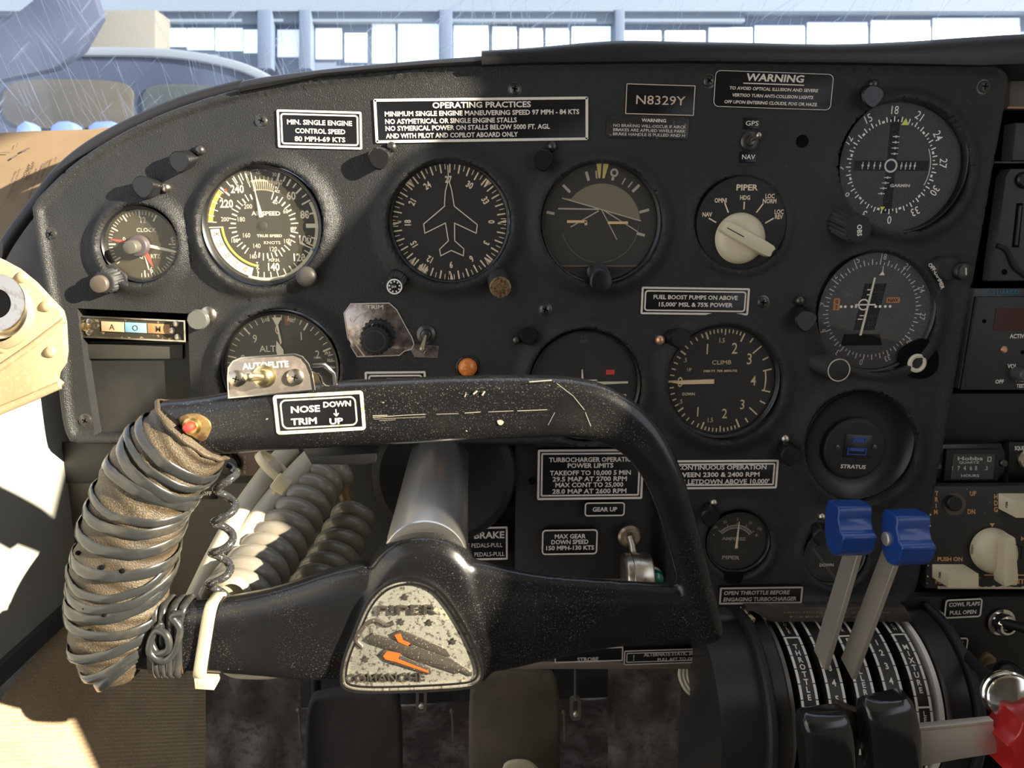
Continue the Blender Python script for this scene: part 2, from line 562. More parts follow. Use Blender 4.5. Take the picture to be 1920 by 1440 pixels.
M_maroon = mat('maroon_display', (.055, .012, .012), .3)
# ------------------------------------------------------------------ the setting: cabin shell, windshield, outdoors
def struct(mb, name, m, **k):
    return mb.build(name, m, kind='structure', **k)
XW = P(132, 1000, 0.02).x
ZB = P(150, 1112, 0.02).z
W0 = Wd()
# unseen right cabin wall, added to block sun; its window hole shapes the lit area
def plate_x(name, x0, x1, outer, hole, m):
    mb = MB(Wd((x0, 0, 0)))
    pts = [Vector(p) for p in outer + hole]
    n0, n1 = len(outer), len(hole)
    ed = [(i, (i + 1) % n0) for i in range(n0)] + [(n0 + i, n0 + (i + 1) % n1) for i in range(n1)]
    r = delaunay_2d_cdt(pts, ed, [], 0, 1e-6)
    V, T = r[0], r[2]
    def inside(c):
        s = False
        for i in range(n1):
            a, b = hole[i], hole[(i + 1) % n1]
            if (a[1] > c[1]) != (b[1] > c[1]) and c[0] < (b[0] - a[0]) * (c[1] - a[1]) / (b[1] - a[1]) + a[0]: s = not s
        return s
    fs = [t for t in T if not inside((sum(V[i][0] for i in t) / len(t), sum(V[i][1] for i in t) / len(t)))]
    n = len(V)
    vs = [(x0, v[0], v[1]) for v in V] + [(x1, v[0], v[1]) for v in V]
    f2 = [tuple(t) for t in fs] + [tuple(reversed([i + n for i in t])) for t in fs]
    for i in range(n1): a, b = n0 + i, n0 + (i + 1) % n1; f2.append((a, b, b + n, a + n))
    for i in range(n0): a, b = i, (i + 1) % n0; f2.append((a, b, b + n, a + n))
    mb.add(vs, f2)
    return struct(mb, name, m)
M_inner = mat('cabin_beige_trim', (.52, .46, .36), .8, bump=('noise', 200, .2, .3))
WIN = [(-.435, -.14), (-.435, .03), (-.40, .13), (-.27, .30), (-.30, .40), (-1.15, .40), (-1.25, -.14)]  # opening outline fitted to where the sun should fall
plate_x('shade_wall_right', .60, .63, [(-1.6, -.62), (.34, -.62), (.34, -.10), (.06, -.02), (.0, .16), (-.12, .50), (-1.6, .50)], WIN, M_inner)
c = MB(Wd((0, -.8, .5)))
cp = [(-.12, .50), (-.35, .53), (-1.6, .55), (-1.6, .58), (-.35, .56), (-.12, .52)]
n = len(cp)
c.add([(x, y, z) for x in (-.5, .63) for (y, z) in cp], [(i, (i + 1) % n, (i + 1) % n + n, i + n) for i in range(n)] + [tuple(range(n)), tuple(range(n, 2 * n))])
struct(c, 'ceiling', M_inner)  # unseen roof, put in as a light blocker
c = MB(Wd((0, -1.6, 0))); c.add([(-.5, -1.6, -.62), (.63, -1.6, -.62), (.63, -1.6, .58), (-.5, -1.6, .58)], [(0, 1, 2, 3)]); struct(c, 'shade_wall_back', mat('cabin_grey_trim', (.20, .18, .15), .9))  # unseen back wall, added to darken reflections
c = MB(Wd((XW, -.8, .42))); c.prism([(XW - .02, -1.6), (XW, -1.6), (XW, -.10), (XW - .02, -.10)], .30, .56); struct(c, 'trim_1', M_inner)  # unseen upper rail, added to darken the cabin
c = MB(Wd((XW, -1.2, .1))); c.prism([(XW - .02, -1.6), (XW, -1.6), (XW, -.75), (XW - .02, -.75)], -.1, .31); struct(c, 'trim_2', M_inner)  # unseen rear side piece, added for the same darkening
# left side wall, pale plastic, with its bottom trim; the added upper frame stays out of view
c = MB(Wd((XW, -.3, -.2)))
zt = P(0, 640, .02).z
c.prism([(XW - .02, -1.6), (XW, -1.6), (XW, .045), (XW - .02, .045)], ZB, zt)
struct(c, 'wall_left', M_wall)
# sill rail along the bottom of the wall
c = MB(Wd((XW, -.3, ZB)))
c.prism([(XW - .02, -1.6), (XW + .004, -1.6), (XW + .004, .04), (XW - .02, .04)], ZB - .010, ZB + .002, .001)
struct(c, 'baseboard_left', M_grey)
# floor, firewall
FLZ = -.60
c = MB(Wd((0, 0, FLZ)))
nx, ny = 40, 30
vs = []; 
for j in range(ny + 1):
    for i in range(nx + 1):
        x = -.65 + 1.28 * i / nx; y = -1.5 + 1.92 * j / ny
        vs.append((x, y, FLZ + .004 * math.sin(i * 1.7) * math.cos(j * 1.3)))
c.add(vs, [(j * (nx + 1) + i, j * (nx + 1) + i + 1, (j + 1) * (nx + 1) + i + 1, (j + 1) * (nx + 1) + i) for j in range(ny) for i in range(nx)])
struct(c, 'floor', M_carpet)
c = MB(Wd((0, .42, -.3)))
c.add([(-.65, .40, FLZ), (.63, .40, FLZ), (.63, .36, -.02), (-.65, .36, -.02)], [(0, 1, 2, 3)])
struct(c, 'wall_front', mat('dark_firewall', (.030, .026, .023), .9, mottle=(14, (.07, .06, .05), .48, .7)))
# ribbed tan carpet on the side kick panel
c = MB(Ab(0, (150, 1300)))
A, B, C_, D = P(-200, 1570, -.17), P(158, 1112, .035), P(386, 1112, .14), P(386, 1500, .02)
nu, nv = 150, 120
vs = []
for j in range(nv + 1):
    for i in range(nu + 1):
        s_, t_ = i / nu, j / nv
        p = (B * (1 - s_) + C_ * s_) * (1 - t_) + (A * (1 - s_) + D * s_) * t_
        rib = .0011 * (math.sin(j * math.pi / 1.0 * .5) ** 2) * (0.7 + .3 * math.sin(i * 2.1 + (j // 2) * 1.9))
        vs.append(p + Vector((0, -rib * .6, rib)))
n0 = len(c.V); c.V += vs
c.F += [(j * (nu + 1) + i, j * (nu + 1) + i + 1, (j + 1) * (nu + 1) + i + 1, (j + 1) * (nu + 1) + i) for j in range(nv) for i in range(nu)]
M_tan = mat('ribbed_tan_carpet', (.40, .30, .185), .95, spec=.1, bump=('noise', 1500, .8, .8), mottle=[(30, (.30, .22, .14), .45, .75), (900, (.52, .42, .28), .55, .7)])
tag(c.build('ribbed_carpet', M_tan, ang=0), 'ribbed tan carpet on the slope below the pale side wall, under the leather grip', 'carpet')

# windshield
c = MB(Wd((0, .1, .2)))
nu, nv = 24, 12
vs = []
for j in range(nv + 1):
    for i in range(nu + 1):
        x = -.85 + 1.7 * i / nu; t = j / nv
        y = .34 - .55 * t; z = -.02 + .46 * t + .10 * t * (1 - t)
        vs.append((x, y - .10 * (x ** 2), z))
c.add(vs, [(j * (nu + 1) + i, j * (nu + 1) + i + 1, (j + 1) * (nu + 1) + i + 1, (j + 1) * (nu + 1) + i) for j in range(nv) for i in range(nu)])
struct(c, 'window_1', glassy('scratched_windshield', tint=(.84, .91, 1), haze=.028, hazecol=(.66, .76, .95), scratch=True, rough=.05))

# outdoors: apron, hangar with translucent panels, parked car, dark strut
GZ = -1.5
c = MB(Wd((0, 20, GZ)))
c.add([(-40, 2, GZ), (40, 2, GZ), (40, 60, GZ), (-40, 60, GZ)], [(0, 1, 2, 3)])
tag(c.build('apron', mat('pale_concrete', (.62, .62, .60), .9, mottle=(.5, (.5, .5, .49), .4, .6))), kind='structure')
HY = 12
ha = Ab(HY, (900, 90))
hr = thing('hangar_building', 'bright hangar wall of translucent panels and bluish posts beyond the windshield', 'building', ha.O)
M_hw = mat('hangar_sheet', (.15, .18, .24), .7)
M_hb = mat('hangar_beam', (.10, .13, .19), .7)
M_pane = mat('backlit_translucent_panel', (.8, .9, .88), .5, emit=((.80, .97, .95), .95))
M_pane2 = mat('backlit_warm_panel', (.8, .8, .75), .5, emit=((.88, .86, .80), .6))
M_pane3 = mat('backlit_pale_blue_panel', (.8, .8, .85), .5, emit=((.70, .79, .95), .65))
c = MB(ha); c.box(-900, -260, 2700, 400, -60, -30); c.build('wall', M_hw, hr)
c = MB(ha); c.box(-900, -10, 2700, 22, -28, 4); c.box(250, 22, 1400, 38, -28, -8); c.build('roof_beam', mat('hangar_fascia', (.165, .20, .25), .7), hr)
px = [(300, 338, 45, 80, 0), (341, 391, 45, 86, 0), (395, 446, 45, 88, 0), (449, 482, 48, 92, 0), (513, 560, 48, 100, 2), (586, 636, 45, 104, 1), (642, 684, 55, 110, 0), (694, 738, 36, 112, 1), (744, 822, 36, 112, 0), (850, 916, 40, 112, 0),
      (924, 970, 42, 112, 1), (976, 1020, 45, 112, 1), (1026, 1070, 45, 112, 1), (1076, 1150, 42, 112, 0), (1172, 1246, 50, 112, 2), (1254, 1330, 50, 112, 1), (1338, 1420, 44, 112, 2), (1426, 1520, 40, 112, 2), (1526, 1640, 34, 112, 2), (1648, 1760, 30, 112, 1), (1766, 1930, 26, 112, 2)]
for (a, b, t, bt, kd) in px:
    c = MB(ha); c.box(a, t, b, bt, -28, -22, 2); c.build('panel', (M_pane, M_pane2, M_pane3)[kd], hr)
for (a, b) in ((484, 511), (562, 584), (824, 848), (1152, 1170)):
    c = MB(ha); c.box(a, 20, b, 130, -28, 6, 1); c.build('post', M_hb, hr)
c = MB(Ab(10, (215, 60))); c.box(120, 18, 292, 655, -60, 0, 3)
tag(c.build('storage_shed', mat('beige_shed', (.15, .14, .12), .8)), 'beige shed wall seen left of the bright hangar panels', 'building')
ca = Ab(6, (200, 250))
cr = thing('parked_car', 'dark parked car with pale curved roof rail outside the left windshield', 'car', ca.O)
roof = spl([(-300, 120), (-60, 96), (150, 90), (300, 92), (400, 104), (490, 132), (545, 170), (600, 215), (640, 262)], 5)
c = MB(ca); c.prism(roof + [(660, 770), (-300, 770)], -160, 0); c.build('body', mat('dark_blue_car_paint', (.035, .045, .075), .35, coat=.5), cr, bevel=4)
rl = [(x, y + 6, 6) for (x, y) in spl([(150, 93), (300, 95), (400, 108), (480, 132), (560, 180)], 6)]
c = MB(ca); c.sweep(rl, 9, 5, 8); c.build('roof_rail', mat('grey_car_trim', (.17, .19, .22), .5), cr)
c = MB(ca); c.prism(spl([(20, 160), (150, 150), (240, 160), (250, 200), (230, 235), (30, 235)], 5, True), 0, 5, 1); c.build('side_window', mat('brown_car_glass', (.07, .062, .05), .3), cr)
c = MB(ca); c.prism(spl([(280, 165), (420, 165), (470, 200), (430, 240), (290, 240)], 5, True), 0, 5, 1); c.build('rear_window', mat('green_car_glass', (.045, .05, .045), .3), cr)
M_bl = mat('plain_blue', (.12, .18, .45), .6)  # upright blocks made up to fill in small blue patches
for (a, b) in ((26, 64), (90, 144), (160, 225)):
    c = MB(Ab(4, ((a + b) / 2, 240))); c.prism([(a, 925), (a, 262), (a + 6, 236), (a + 18, 228), (b - 18, 227), (b - 7, 234), (b, 262), (b, 925)], -30, 0, 2)
    tag(c.build('blue_block', M_bl), {26: 'leftmost', 90: 'middle', 160: 'rightmost'}[a] + ' of the three blue shapes outside, built as upright blocks, its top just above the card', 'blue_shape', 'made-up blue shapes beyond the windshield')
sa = Ab(5, (80, 80))
c = MB(sa); c.prism([(62, 0), (30, -60), (160, -60), (188, 30), (152, 93), (100, 128), (0, 150), (-120, 160), (-120, 130), (0, 48)], -20, 0, 2)  # flat dark slab added to fill the dark corner band
tag(c.build('dark_slab', mat('dark_blue_slab', (.05, .06, .095), .6)), 'dark angular strut outside the windshield in its upper left corner', 'slab')

# ------------------------------------------------------------------ main instrument panel
OUT = spl([(132, 828), (120, 800), (110, 730), (104, 640), (90, 570), (74, 480), (62, 400), (64, 384), (80, 362), (150, 298), (250, 238), (350, 196), (455, 165), (600, 139), (800, 121), (1000, 113), (1280, 110), (1600, 113), (1840, 117), (1866, 121)], 10)
OUT += spl([(1878, 128), (1889, 145), (1886, 180), (1864, 300), (1834, 470), (1806, 620), (1778, 780), (1750, 930), (1727, 1060), (1716, 1105), (1703, 1126), (1680, 1140)], 10)
OUT += spl([(1660, 1141), (1500, 1139), (1350, 1137), (1248, 1135)], 14) + spl([(1243, 1120), (1243, 1000), (1243, 850)], 10) + spl([(1243, 838), (1100, 836), (985, 836)], 12)
OUT += spl([(968, 836), (800, 834), (600, 834), (400, 834), (250, 834), (150, 833)], 16)
HO = [(262, 458, 73, 14, 34), (492, 423, 114, 15, 36), (843, 416, 114, 15, 36), (1127, 418, 113, 14, 34), (1388, 417, 86, 6, 22), (1692, 312, 122, 11, 34), (1641, 585, 112, 10, 32),
      (526, 692, 112, 14, 34), (1097, 722, 105, 13, 32), (1357, 717, 107, 12, 34), (1612, 836, 104, 10, 30), (1383, 1016, 61, 9, 26), (1566, 1038, 60, 8, 24)]
REC = [(145, 578), (352, 588), (356, 700), (362, 816), (178, 816), (160, 700)]
def smooth(a, b, x):
    t = np.clip((x - a) / (b - a), 0, 1); return t * t * (3 - 2 * t)
def make_panel():
    out = np.array(OUT)
    def pip(q, poly):
        r = np.zeros(len(q), bool); n = len(poly); j = n - 1
        for i in range(n):
            xi, yi = poly[i]; xj, yj = poly[j]
            cnd = ((yi > q[:, 1]) != (yj > q[:, 1])) & (q[:, 0] < (xj - xi) * (q[:, 1] - yi) / (yj - yi + 1e-12) + xi)
            r ^= cnd; j = i
        return r
    def dpoly(q, poly):
        d = np.full(len(q), 1e9); n = len(poly)
        for i in range(n):
            a = poly[i]; b = poly[(i + 1) % n]; ab = b - a; L = max(ab @ ab, 1e-9)
            t = np.clip(((q - a) @ ab) / L, 0, 1)
            d = np.minimum(d, np.hypot(*(q - a - t[:, None] * ab).T))
        return d
    pts = [tuple(p) for p in OUT]; cons = [(i, (i + 1) % len(OUT)) for i in range(len(OUT))]
    holes = []
    for (cx, cy, R, A, W_) in HO:
        b = len(pts); n = 72
        pts += [(cx + R * math.sin(2 * math.pi * i / n), cy - R * math.cos(2 * math.pi * i / n)) for i in range(n)]
        cons += [(b + i, b + (i + 1) % n) for i in range(n)]
        holes.append((b, n))
    b = len(pts); rec = []
    for i in range(6):
        a_, c_ = REC[i], REC[(i + 1) % 6]
        rec += [(a_[0] + (c_[0] - a_[0]) * t / 10, a_[1] + (c_[1] - a_[1]) * t / 10) for t in range(10)]
    pts += rec; cons += [(b + i, b + (i + 1) % 60) for i in range(60)]; holes.append((b, 60))
    free = []
    for d in (2, 4.5, 8, 12, 17, 22, 28):
        q = inset(OUT, d); free += q
    for (cx, cy, R, A, W_) in HO:
        for d in (2, 5, 9, 14, 20, 27, 35):
            n = 64; free += [(cx + (R + d) * math.sin(2 * math.pi * (i + d * .1) / n), cy - (R + d) * math.cos(2 * math.pi * (i + d * .1) / n)) for i in range(n)]
    gx, gy = np.meshgrid(np.arange(60, 1900, 11.0), np.arange(105, 1145, 11.0))
    gx = gx + (np.arange(gx.shape[0]) % 2)[:, None] * 5.5
    free += list(zip(gx.ravel(), gy.ravel()))
    q = np.array(free)
    ok = pip(q, out) & (dpoly(q, out) > 1.6)
    for (cx, cy, R, A, W_) in HO: ok &= np.hypot(q[:, 0] - cx, q[:, 1] - cy) > R + 1.5
    ok &= ~pip(q, np.array(REC, float)) & (dpoly(q, np.array(REC, float)) > 1.5)
    q = q[ok]
    # thin near-coincident points
    key = {}
    for p in q: key.setdefault((round(p[0] / 2.5), round(p[1] / 2.5)), tuple(p))
    pts += list(key.values())
    V, E, T = delaunay_2d_cdt([Vector(p) for p in pts], cons, [], 0, 1e-4)[:3]
    V = np.array([(v[0], v[1]) for v in V])
    T = [t for t in T if len(t) >= 3]
    cen = np.array([V[list(t)].mean(0) for t in T])
    keep = pip(cen, out) & ~pip(cen, np.array(REC, float))
    for (cx, cy, R, A, W_) in HO: keep &= np.hypot(cen[:, 0] - cx, cen[:, 1] - cy) > R * .9985 - .3
    T = [T[i] for i in np.nonzero(keep)[0]]
    d = dpoly(V, out)
    h = np.where(d < 8, -6 + 14 * np.sqrt(np.clip(1 - ((8 - d) / 8) ** 2, 0, 1)), 8 - 8 * smooth(11, 24, d))
    h2 = np.zeros(len(V))
    for (cx, cy, R, A, W_) in HO:
        r = np.hypot(V[:, 0] - cx, V[:, 1] - cy) - R
        l = A * (1 - smooth(4, W_, r)) * np.where(r < 5, np.sqrt(np.clip(1 - ((5 - np.maximum(r, 0)) / 5) ** 2, 0, 1)), 1)
        h2 = np.maximum(h2, l)
    h = h + h2
    f = Ab(0.0, (950, 500))
    mb = MB(f)
    W3 = [f.w(V[i, 0], V[i, 1], h[i]) for i in range(len(V))]
    mb.V = W3; mb.F = [tuple(t) for t in T]
    # skirts on all open edges
    cnt = {}
    for t in mb.F:
        for i in range(len(t)):
            e = (t[i], t[(i + 1) % len(t)])
            k = tuple(sorted(e)); cnt[k] = cnt.get(k, 0) + 1
    mp = {}
    def low(i):
        if i not in mp:
            mp[i] = len(mb.V); mb.V.append(mb.V[i] + Vector((0, .011, 0)))
        return mp[i]
    for (a_, b_), n_ in list(cnt.items()):
        if n_ == 1: mb.F.append((a_, b_, low(b_), low(a_)))
    root = thing('instrument_panel', 'black leather-grained padded instrument panel filling the picture, with moulded rims round its gauges', 'instrument panel', f.O)
    mb.build('panel_cover', M_vinyl, root, ang=60)
    return root
panel = make_panel()
# phillips screws of the panel
def phillips(fr, root, m=M_screw, r=11, name='screw'):
    c = MB(fr)
    c.lathe([(r + 2.5, -3), (r + 2.5, 0), (r, .5), (r * .96, 2), (r * .6, 4.2), (0, 5)], n=24)
    c.build(name, m, root)
s0 = None
for (x, y) in ((491, 227), (965, 167), (1329, 152), (1844, 163), (96, 439), (1022, 580), (1430, 567), (161, 788)):
    fr = Fr(x, y, 0, random.uniform(0, 60))
    c = MB(fr); r = 10.5
    c.lathe([(r + 2.5, -3), (r + 2.5, 0), (r, .5), (r * .96, 2), (r * .6, 4.2), (0, 5)], n=24)
    sc_ = c.build('screw', M_screw, panel)
    c = MB(fr)
    for a in (0, 90): c.tick(a, -5.5, 5.5, 2.4, 5.3)
    c.build('cross_slot', M_void, sc_)

# glareshield lip above the panel: two pads
def pad(name, top, bot, label, Y=-.004, back=.30):
    f = Ab(Y, ((top[0][0] + top[-1][0]) / 2, top[0][1]))
    mb = MB(f); n = len(top)
    mb.F = []
    rows = []
    for i in range(n):
        (tx, ty), (bx, by) = top[i], bot[i]
        a = [f.w(bx, by, -6), f.w(bx, by, 4), f.w(bx + (tx - bx) * .3, by + (ty - by) * .3, 8), f.w(bx + (tx - bx) * .8, by + (ty - by) * .8, 4), f.w(tx, ty, -4)]
        b_ = f.w(tx, ty, -4); a.append(b_ + Vector((0, back * .3, -.006))); a.append(b_ + Vector((0, back, -.06))); a.append(b_ + Vector((0, back, -.075)))
        rows.append(a)
    m = len(rows[0])
    for r in rows: mb.V += r
    for i in range(n - 1):
        for j in range(m): mb.F.append((i * m + j, i * m + (j + 1) % m, (i + 1) * m + (j + 1) % m, (i + 1) * m + j))
    mb.F.append(tuple(range(m))); mb.F.append(tuple((n - 1) * m + j for j in range(m)))
    return tag(mb.build(name, M_vinyl2, ang=50), label, 'glareshield')
t1 = spl([(450, 155), (470, 147), (600, 130), (760, 115), (905, 104)], 6)
b1 = [(p[0] + (4 if i else 6), 0) for i, p in enumerate(t1)]
def yb(x): return float(np.interp(x, [380, 455, 600, 800, 1000, 1280, 1600, 1840, 1950], [195, 172, 144, 126, 117, 114, 117, 122, 118]))
pad('glareshield_pad', t1, [(p[0], yb(p[0])) for p in t1], 'lower black glareshield strip over the left of the panel, its left end cut square')
t2 = spl([(903, 94), (1000, 88), (1100, 79), (1180, 75), (1280, 77), (1400, 79), (1560, 82), (1700, 77), (1820, 69), (1960, 62), (2300, 60)], 6)
pad('glareshield_pad', t2, [(p[0], yb(p[0]) + 1) for p in t2], 'raised black glareshield strip over the middle and right of the panel', Y=-.006)
# dark rubber edge and side trim to the left of the panel
e = [(x, y, 0) for (x, y) in spl([(-40, 560), (0, 478), (30, 430), (62, 388), (110, 326), (170, 276), (250, 232), (350, 190), (460, 160)], 8)]
c = MB(Ab(.014, (200, 300))); c.sweep(e, 13, 10, 12)
tag(c.build('edge_seal', M_vinyl2), 'black rubber seal curving along the upper left edge of the panel', 'seal')
c = MB(Ab(.035, (60, 500))); c.prism([(-60, 620), (-60, 520), (0, 470), (90, 350), (140, 420), (170, 840), (120, 900), (60, 900)], -12, 0, 2)
tag(c.build('side_trim', mat('brown_grey_trim', (.10, .088, .075), .6, bump=('noise', 300, .3, .3), mottle=(25, (.07, .06, .055), .45, .7))), 'dull brown-grey trim plate between the card and the panel edge', 'trim panel')

# kraft checklist card behind the panel
def make_card():
    fr = Ab(.06, (80, 360))
    root = thing('checklist_card', 'brown kraft checklist card with printed lines, standing behind the left edge of the panel', 'card', fr.O)
    c = MB(fr)
    top = [(-120, 262), (-40, 253), (60, 247), (170, 243), (290, 236), (420, 228)]
    bot = [(-120, 620), (-40, 600), (60, 560), (170, 520), (290, 470), (420, 400)]
    n = len(top); vs = []
    for i in range(n):
        for j in range(6):
            t = j / 5; vs.append((top[i][0] * (1 - t) + bot[i][0] * t, top[i][1] * (1 - t) + bot[i][1] * t, 6 * math.sin(i * .9 + j * .5)))
    m = len(vs)
    vs += [(a, b, h - 2.5) for (a, b, h) in vs]
    fs = []
    for i in range(n - 1):
        for j in range(5):
            f = (i * 6 + j, i * 6 + j + 1, (i + 1) * 6 + j + 1, (i + 1) * 6 + j); fs += [f, tuple(reversed([k + m for k in f]))]
        fs.append((i * 6, (i + 1) * 6, (i + 1) * 6 + m, i * 6 + m))
    c.add(vs, fs); c.build('card_sheet', M_kraft, root)
    c = MB(fr); fr2 = 10
    for (t, x, y, s, b) in (('APPROACH', 62, 321, 5.5, 1), ('ATIS .............', 52, 342, 4.6, 0), ('Approach Briefing/Review', 33, 345, 4.6, 0), ('speed descent to avoid shock', 72, 342, 4.4, 0), ('Reduce throttle', 90, 318, 4.4, 0), ('Throttle', 99, 306, 4.4, 0), ('EGT', 109, 300, 4.4, 0), ('..............................', 20, 372, 4, 0), ('................', 8, 396, 4, 0)):
        c.text(t, x, y, s, 9, 112, 'C', b, .85)
    c.build('print', mat('dark_brown_print', (.07, .035, .02), .7), root)
    c = MB(fr); c.line([(8, 287), (24, 287)], 1.6, 9); c.line([(36, 277), (39, 270)], 1.2, 9); c.line([(28, 298), (38, 292)], 3, 9); c.line([(47, 285), (60, 279)], 3, 9); c.build('pen_mark', mat('grey_pen', (.12, .09, .07), .7), root)
    return root
make_card()
c = MB(Ab(.075, (220, 240))); c.prism([(150, 245), (210, 238), (330, 232), (420, 226), (420, 300), (150, 300)], -3, 0, 1)
tag(c.build('card_folder', M_terra), 'terracotta folder edge showing above the kraft card', 'folder')

# placards ------------------------------------------------------------------
def placard(label, x0, y0, x1, y1, rot, lines, border='rect', Y=0, base=M_plac, ink=M_ink, bw=4, r=7, cat='placard', gap=0, name='placard', h=0, sh=0):
    cx, cy = (x0 + x1) / 2, (y0 + y1) / 2
    fr = Fr(cx, cy, Y, rot, iso=False)
    W_, H_ = (x1 - x0) / 2, (y1 - y0) / 2
    root = thing(name, label, cat, fr.O)
    c = MB(fr); pts = rrect(-W_, -H_, W_, H_, r if border in ('round', 'none_round') else 1.5, 4)
    c.prism(pts, -8 + h, 2.2 + h, .6); c.build('plate', base, root)
    c = MB(fr)
    if border == 'rect': c.frame(rrect(-W_, -H_, W_, H_, 1.5, 3), bw, 2.0 + h, 2.8 + h)
    elif border == 'round': c.frame(rrect(-W_ + gap, -H_ + gap, W_ - gap, H_ - gap, r, 5), bw, 2.0 + h, 2.8 + h)
    elif border == 'double':
        c.frame(rrect(-W_, -H_, W_, H_, 3, 3), bw, 2.0 + h, 2.8 + h)
        c.frame(rrect(-W_ + bw + 2.5, -H_ + bw + 2.5, W_ - bw - 2.5, H_ - bw - 2.5, r, 5), bw * .75, 2.0 + h, 2.8 + h)
    if c.V: c.build('border', ink, root)
    c = MB(fr)
    for L_ in lines:
        t, u, v, s = L_[:4]; kw = L_[4] if len(L_) > 4 else {}
        c.text(t, u, v, s, 2.9 + h, **({'sh': sh} | kw))
    if c.V: c.build('lettering', ink, root)
    return root
placard('small double-bordered placard giving the single engine control speed, upper left of the panel', 521, 208, 679, 279, 1, [('MIN. SINGLE ENGINE', 0, -13, 10, dict(width=122)), ('CONTROL SPEED', 1, 3, 10, dict(width=94)), ('80 MPH-69 KTS', 0, 18, 10, dict(width=95))], 'double', bw=4, r=6)
placard('long placard headed OPERATING PRACTICES with five lines of text', 704, 184, 1104, 266, -1.2, [('OPERATING PRACTICES', 0, -28, 12, dict(width=184)), ('MINIMUM SINGLE ENGINE MANEUVERING SPEED 97 MPH - 84 KTS', -181, -13, 10, dict(al='L', width=364)), ('NO ASYMETRICAL OR SINGLE ENGINE STALLS', -181, 1, 10, dict(al='L', width=246)), ('NO SYMERICAL POWER ON STALLS BELOW 5000 FT. AGL', -181, 14, 10, dict(al='L', width=308)), ('AND WITH PILOT AND COPILOT ABOARD ONLY', -180, 28, 10, dict(al='L', width=246))], 'rect', bw=5)
placard('black registration plate with thin coppery border reading N8329Y', 1173, 159, 1302, 216, 1, [('N8329Y', 0, 1, 19, dict(width=94, b=0))], 'rect', bw=1.6, ink=mat('copper_ink', (.66, .52, .40), .5))
placard('worn black parking brake warning placard under the registration plate', 1137, 218, 1291, 260, 1, [('WARNING', 11, -13, 7, dict(width=46)), ('NO BRAKING WILL OCCUR IF AIRCR', -65, -2, 6.2, dict(al='L', width=136, b=0)), ('BRAKES ARE APPLIED WHILE PARK', -65, 6, 6.2, dict(al='L', width=136, b=0)), ('BRAKE HANDLE IS PULLED AND H', -65, 14, 6.2, dict(al='L', width=136, b=0))], 'none_round', ink=M_ink, base=mat('scuffed_black', (.02, .019, .018), .4, specks=[(500, .66, (.4, .36, .3), 30)]))
wp = placard('large faint-edged warning placard about optical illusion and vertigo', 1339, 136, 1560, 204, 1.2, [('WARNING', 1, -23, 15, dict(width=108, sh=.12)), ('TO AVOID OPTICAL ILLUSION AND SEVERE', 0, -2, 6.6, dict(width=166)), ('VERTIGO TURN ANTI-COLLISION LIGHTS', -1, 11, 6.6, dict(width=152)), ('OFF UPON ENTERING CLOUDS, FOG OR HAZE.', -3, 24, 6.6, dict(width=176))], 'round', bw=1.1, r=10, ink=M_ink, sh=.12)
c = MB(Fr(1450, 160, 0, 1.2, iso=False)); c.line([(-57, -1.5), (56, -1.5)], 2, 3); c.build('underline', M_ink, wp)
placard('double-bordered placard about fuel boost pumps above fifteen thousand feet', 1202, 539, 1404, 590, 1, [('FUEL BOOST PUMPS ON ABOVE', 0, -7, 8.6, dict(width=158)), ('15,000’ MSL & 75% POWER', 0, 6.5, 8.6, dict(width=140))], 'double', bw=3.6, r=6)
placard('placard headed STALL half hidden behind the yoke bar', 685, 696, 799, 750, 0, [('STALL', 0, -10, 10, dict(width=36)), ('WARNING', 0, 6, 9, dict(width=54))], 'double', bw=4, r=6)
placard('placard about continuous operation, right of the yoke’s right arm', 1222, 862, 1458, 916, 0.6, [('MAX CONTINUOUS OPERATION', 96, -13.5, 9.5, dict(al='R', width=202)), ('BETWEEN 2300 & 2400 RPM', 84, 0, 9.5, dict(al='R', width=176)), ('DURING LETDOWN ABOVE 10,000’', 103, 13, 9.5, dict(al='R', width=208))], 'double', bw=3.8, r=3)
placard('small placard about opening the throttle, above the quadrant', 1346, 1096, 1500, 1127, 0.8, [('OPEN THROTTLE BEFORE', -70, -5.5, 8, dict(al='L', width=122, sh=.1)), ('ENGAGING TURBOCHARGER', -70, 6.5, 8, dict(al='L', width=136, sh=.1))], 'rect', bw=3, h=8, ink=mat('greyish_ink', (.42, .38, .34), .5))
placard('tiny GPS tag above the toggle switch', 1394, 221, 1424, 242, 0, [('GPS', 0, 0, 10, dict(width=25, b=0))], 'none', cat='label', name='switch_tag', ink=M_inkw)
placard('tiny NAV tag below the toggle switch', 1386, 284, 1418, 305, 0, [('NAV', 0, 0, 10, dict(width=25, b=0))], 'none', cat='label', name='switch_tag', ink=M_inkw)
placard('turbocharger power limits placard, six lines, left of the yoke’s right arm', 1008, 842, 1206, 936, .5, [('TURBOCHARGER OPERATION', 4, -28, 9.5, dict(width=164)), ('POWER LIMITS', -1, -17, 9.5, dict(width=86)), ('TAKEOFF TO 10,000 5 MIN', 0, -3.5, 9.5, dict(width=152)), ('29.5 MAP AT 2700 RPM', -1, 8, 9.5, dict(width=140)), ('MAX CONT TO 25,000', -2, 19, 9.5, dict(width=128)), ('28.0 MAP AT 2600 RPM', -1, 31, 9.5, dict(width=140))], 'double', Y=.006, bw=4, r=3)
placard('tiny placard reading GEAR UP', 1096, 941, 1171, 967, .5, [('GEAR UP', 0, 0, 9, dict(width=46))], 'round', Y=.006, bw=2.4, r=6)
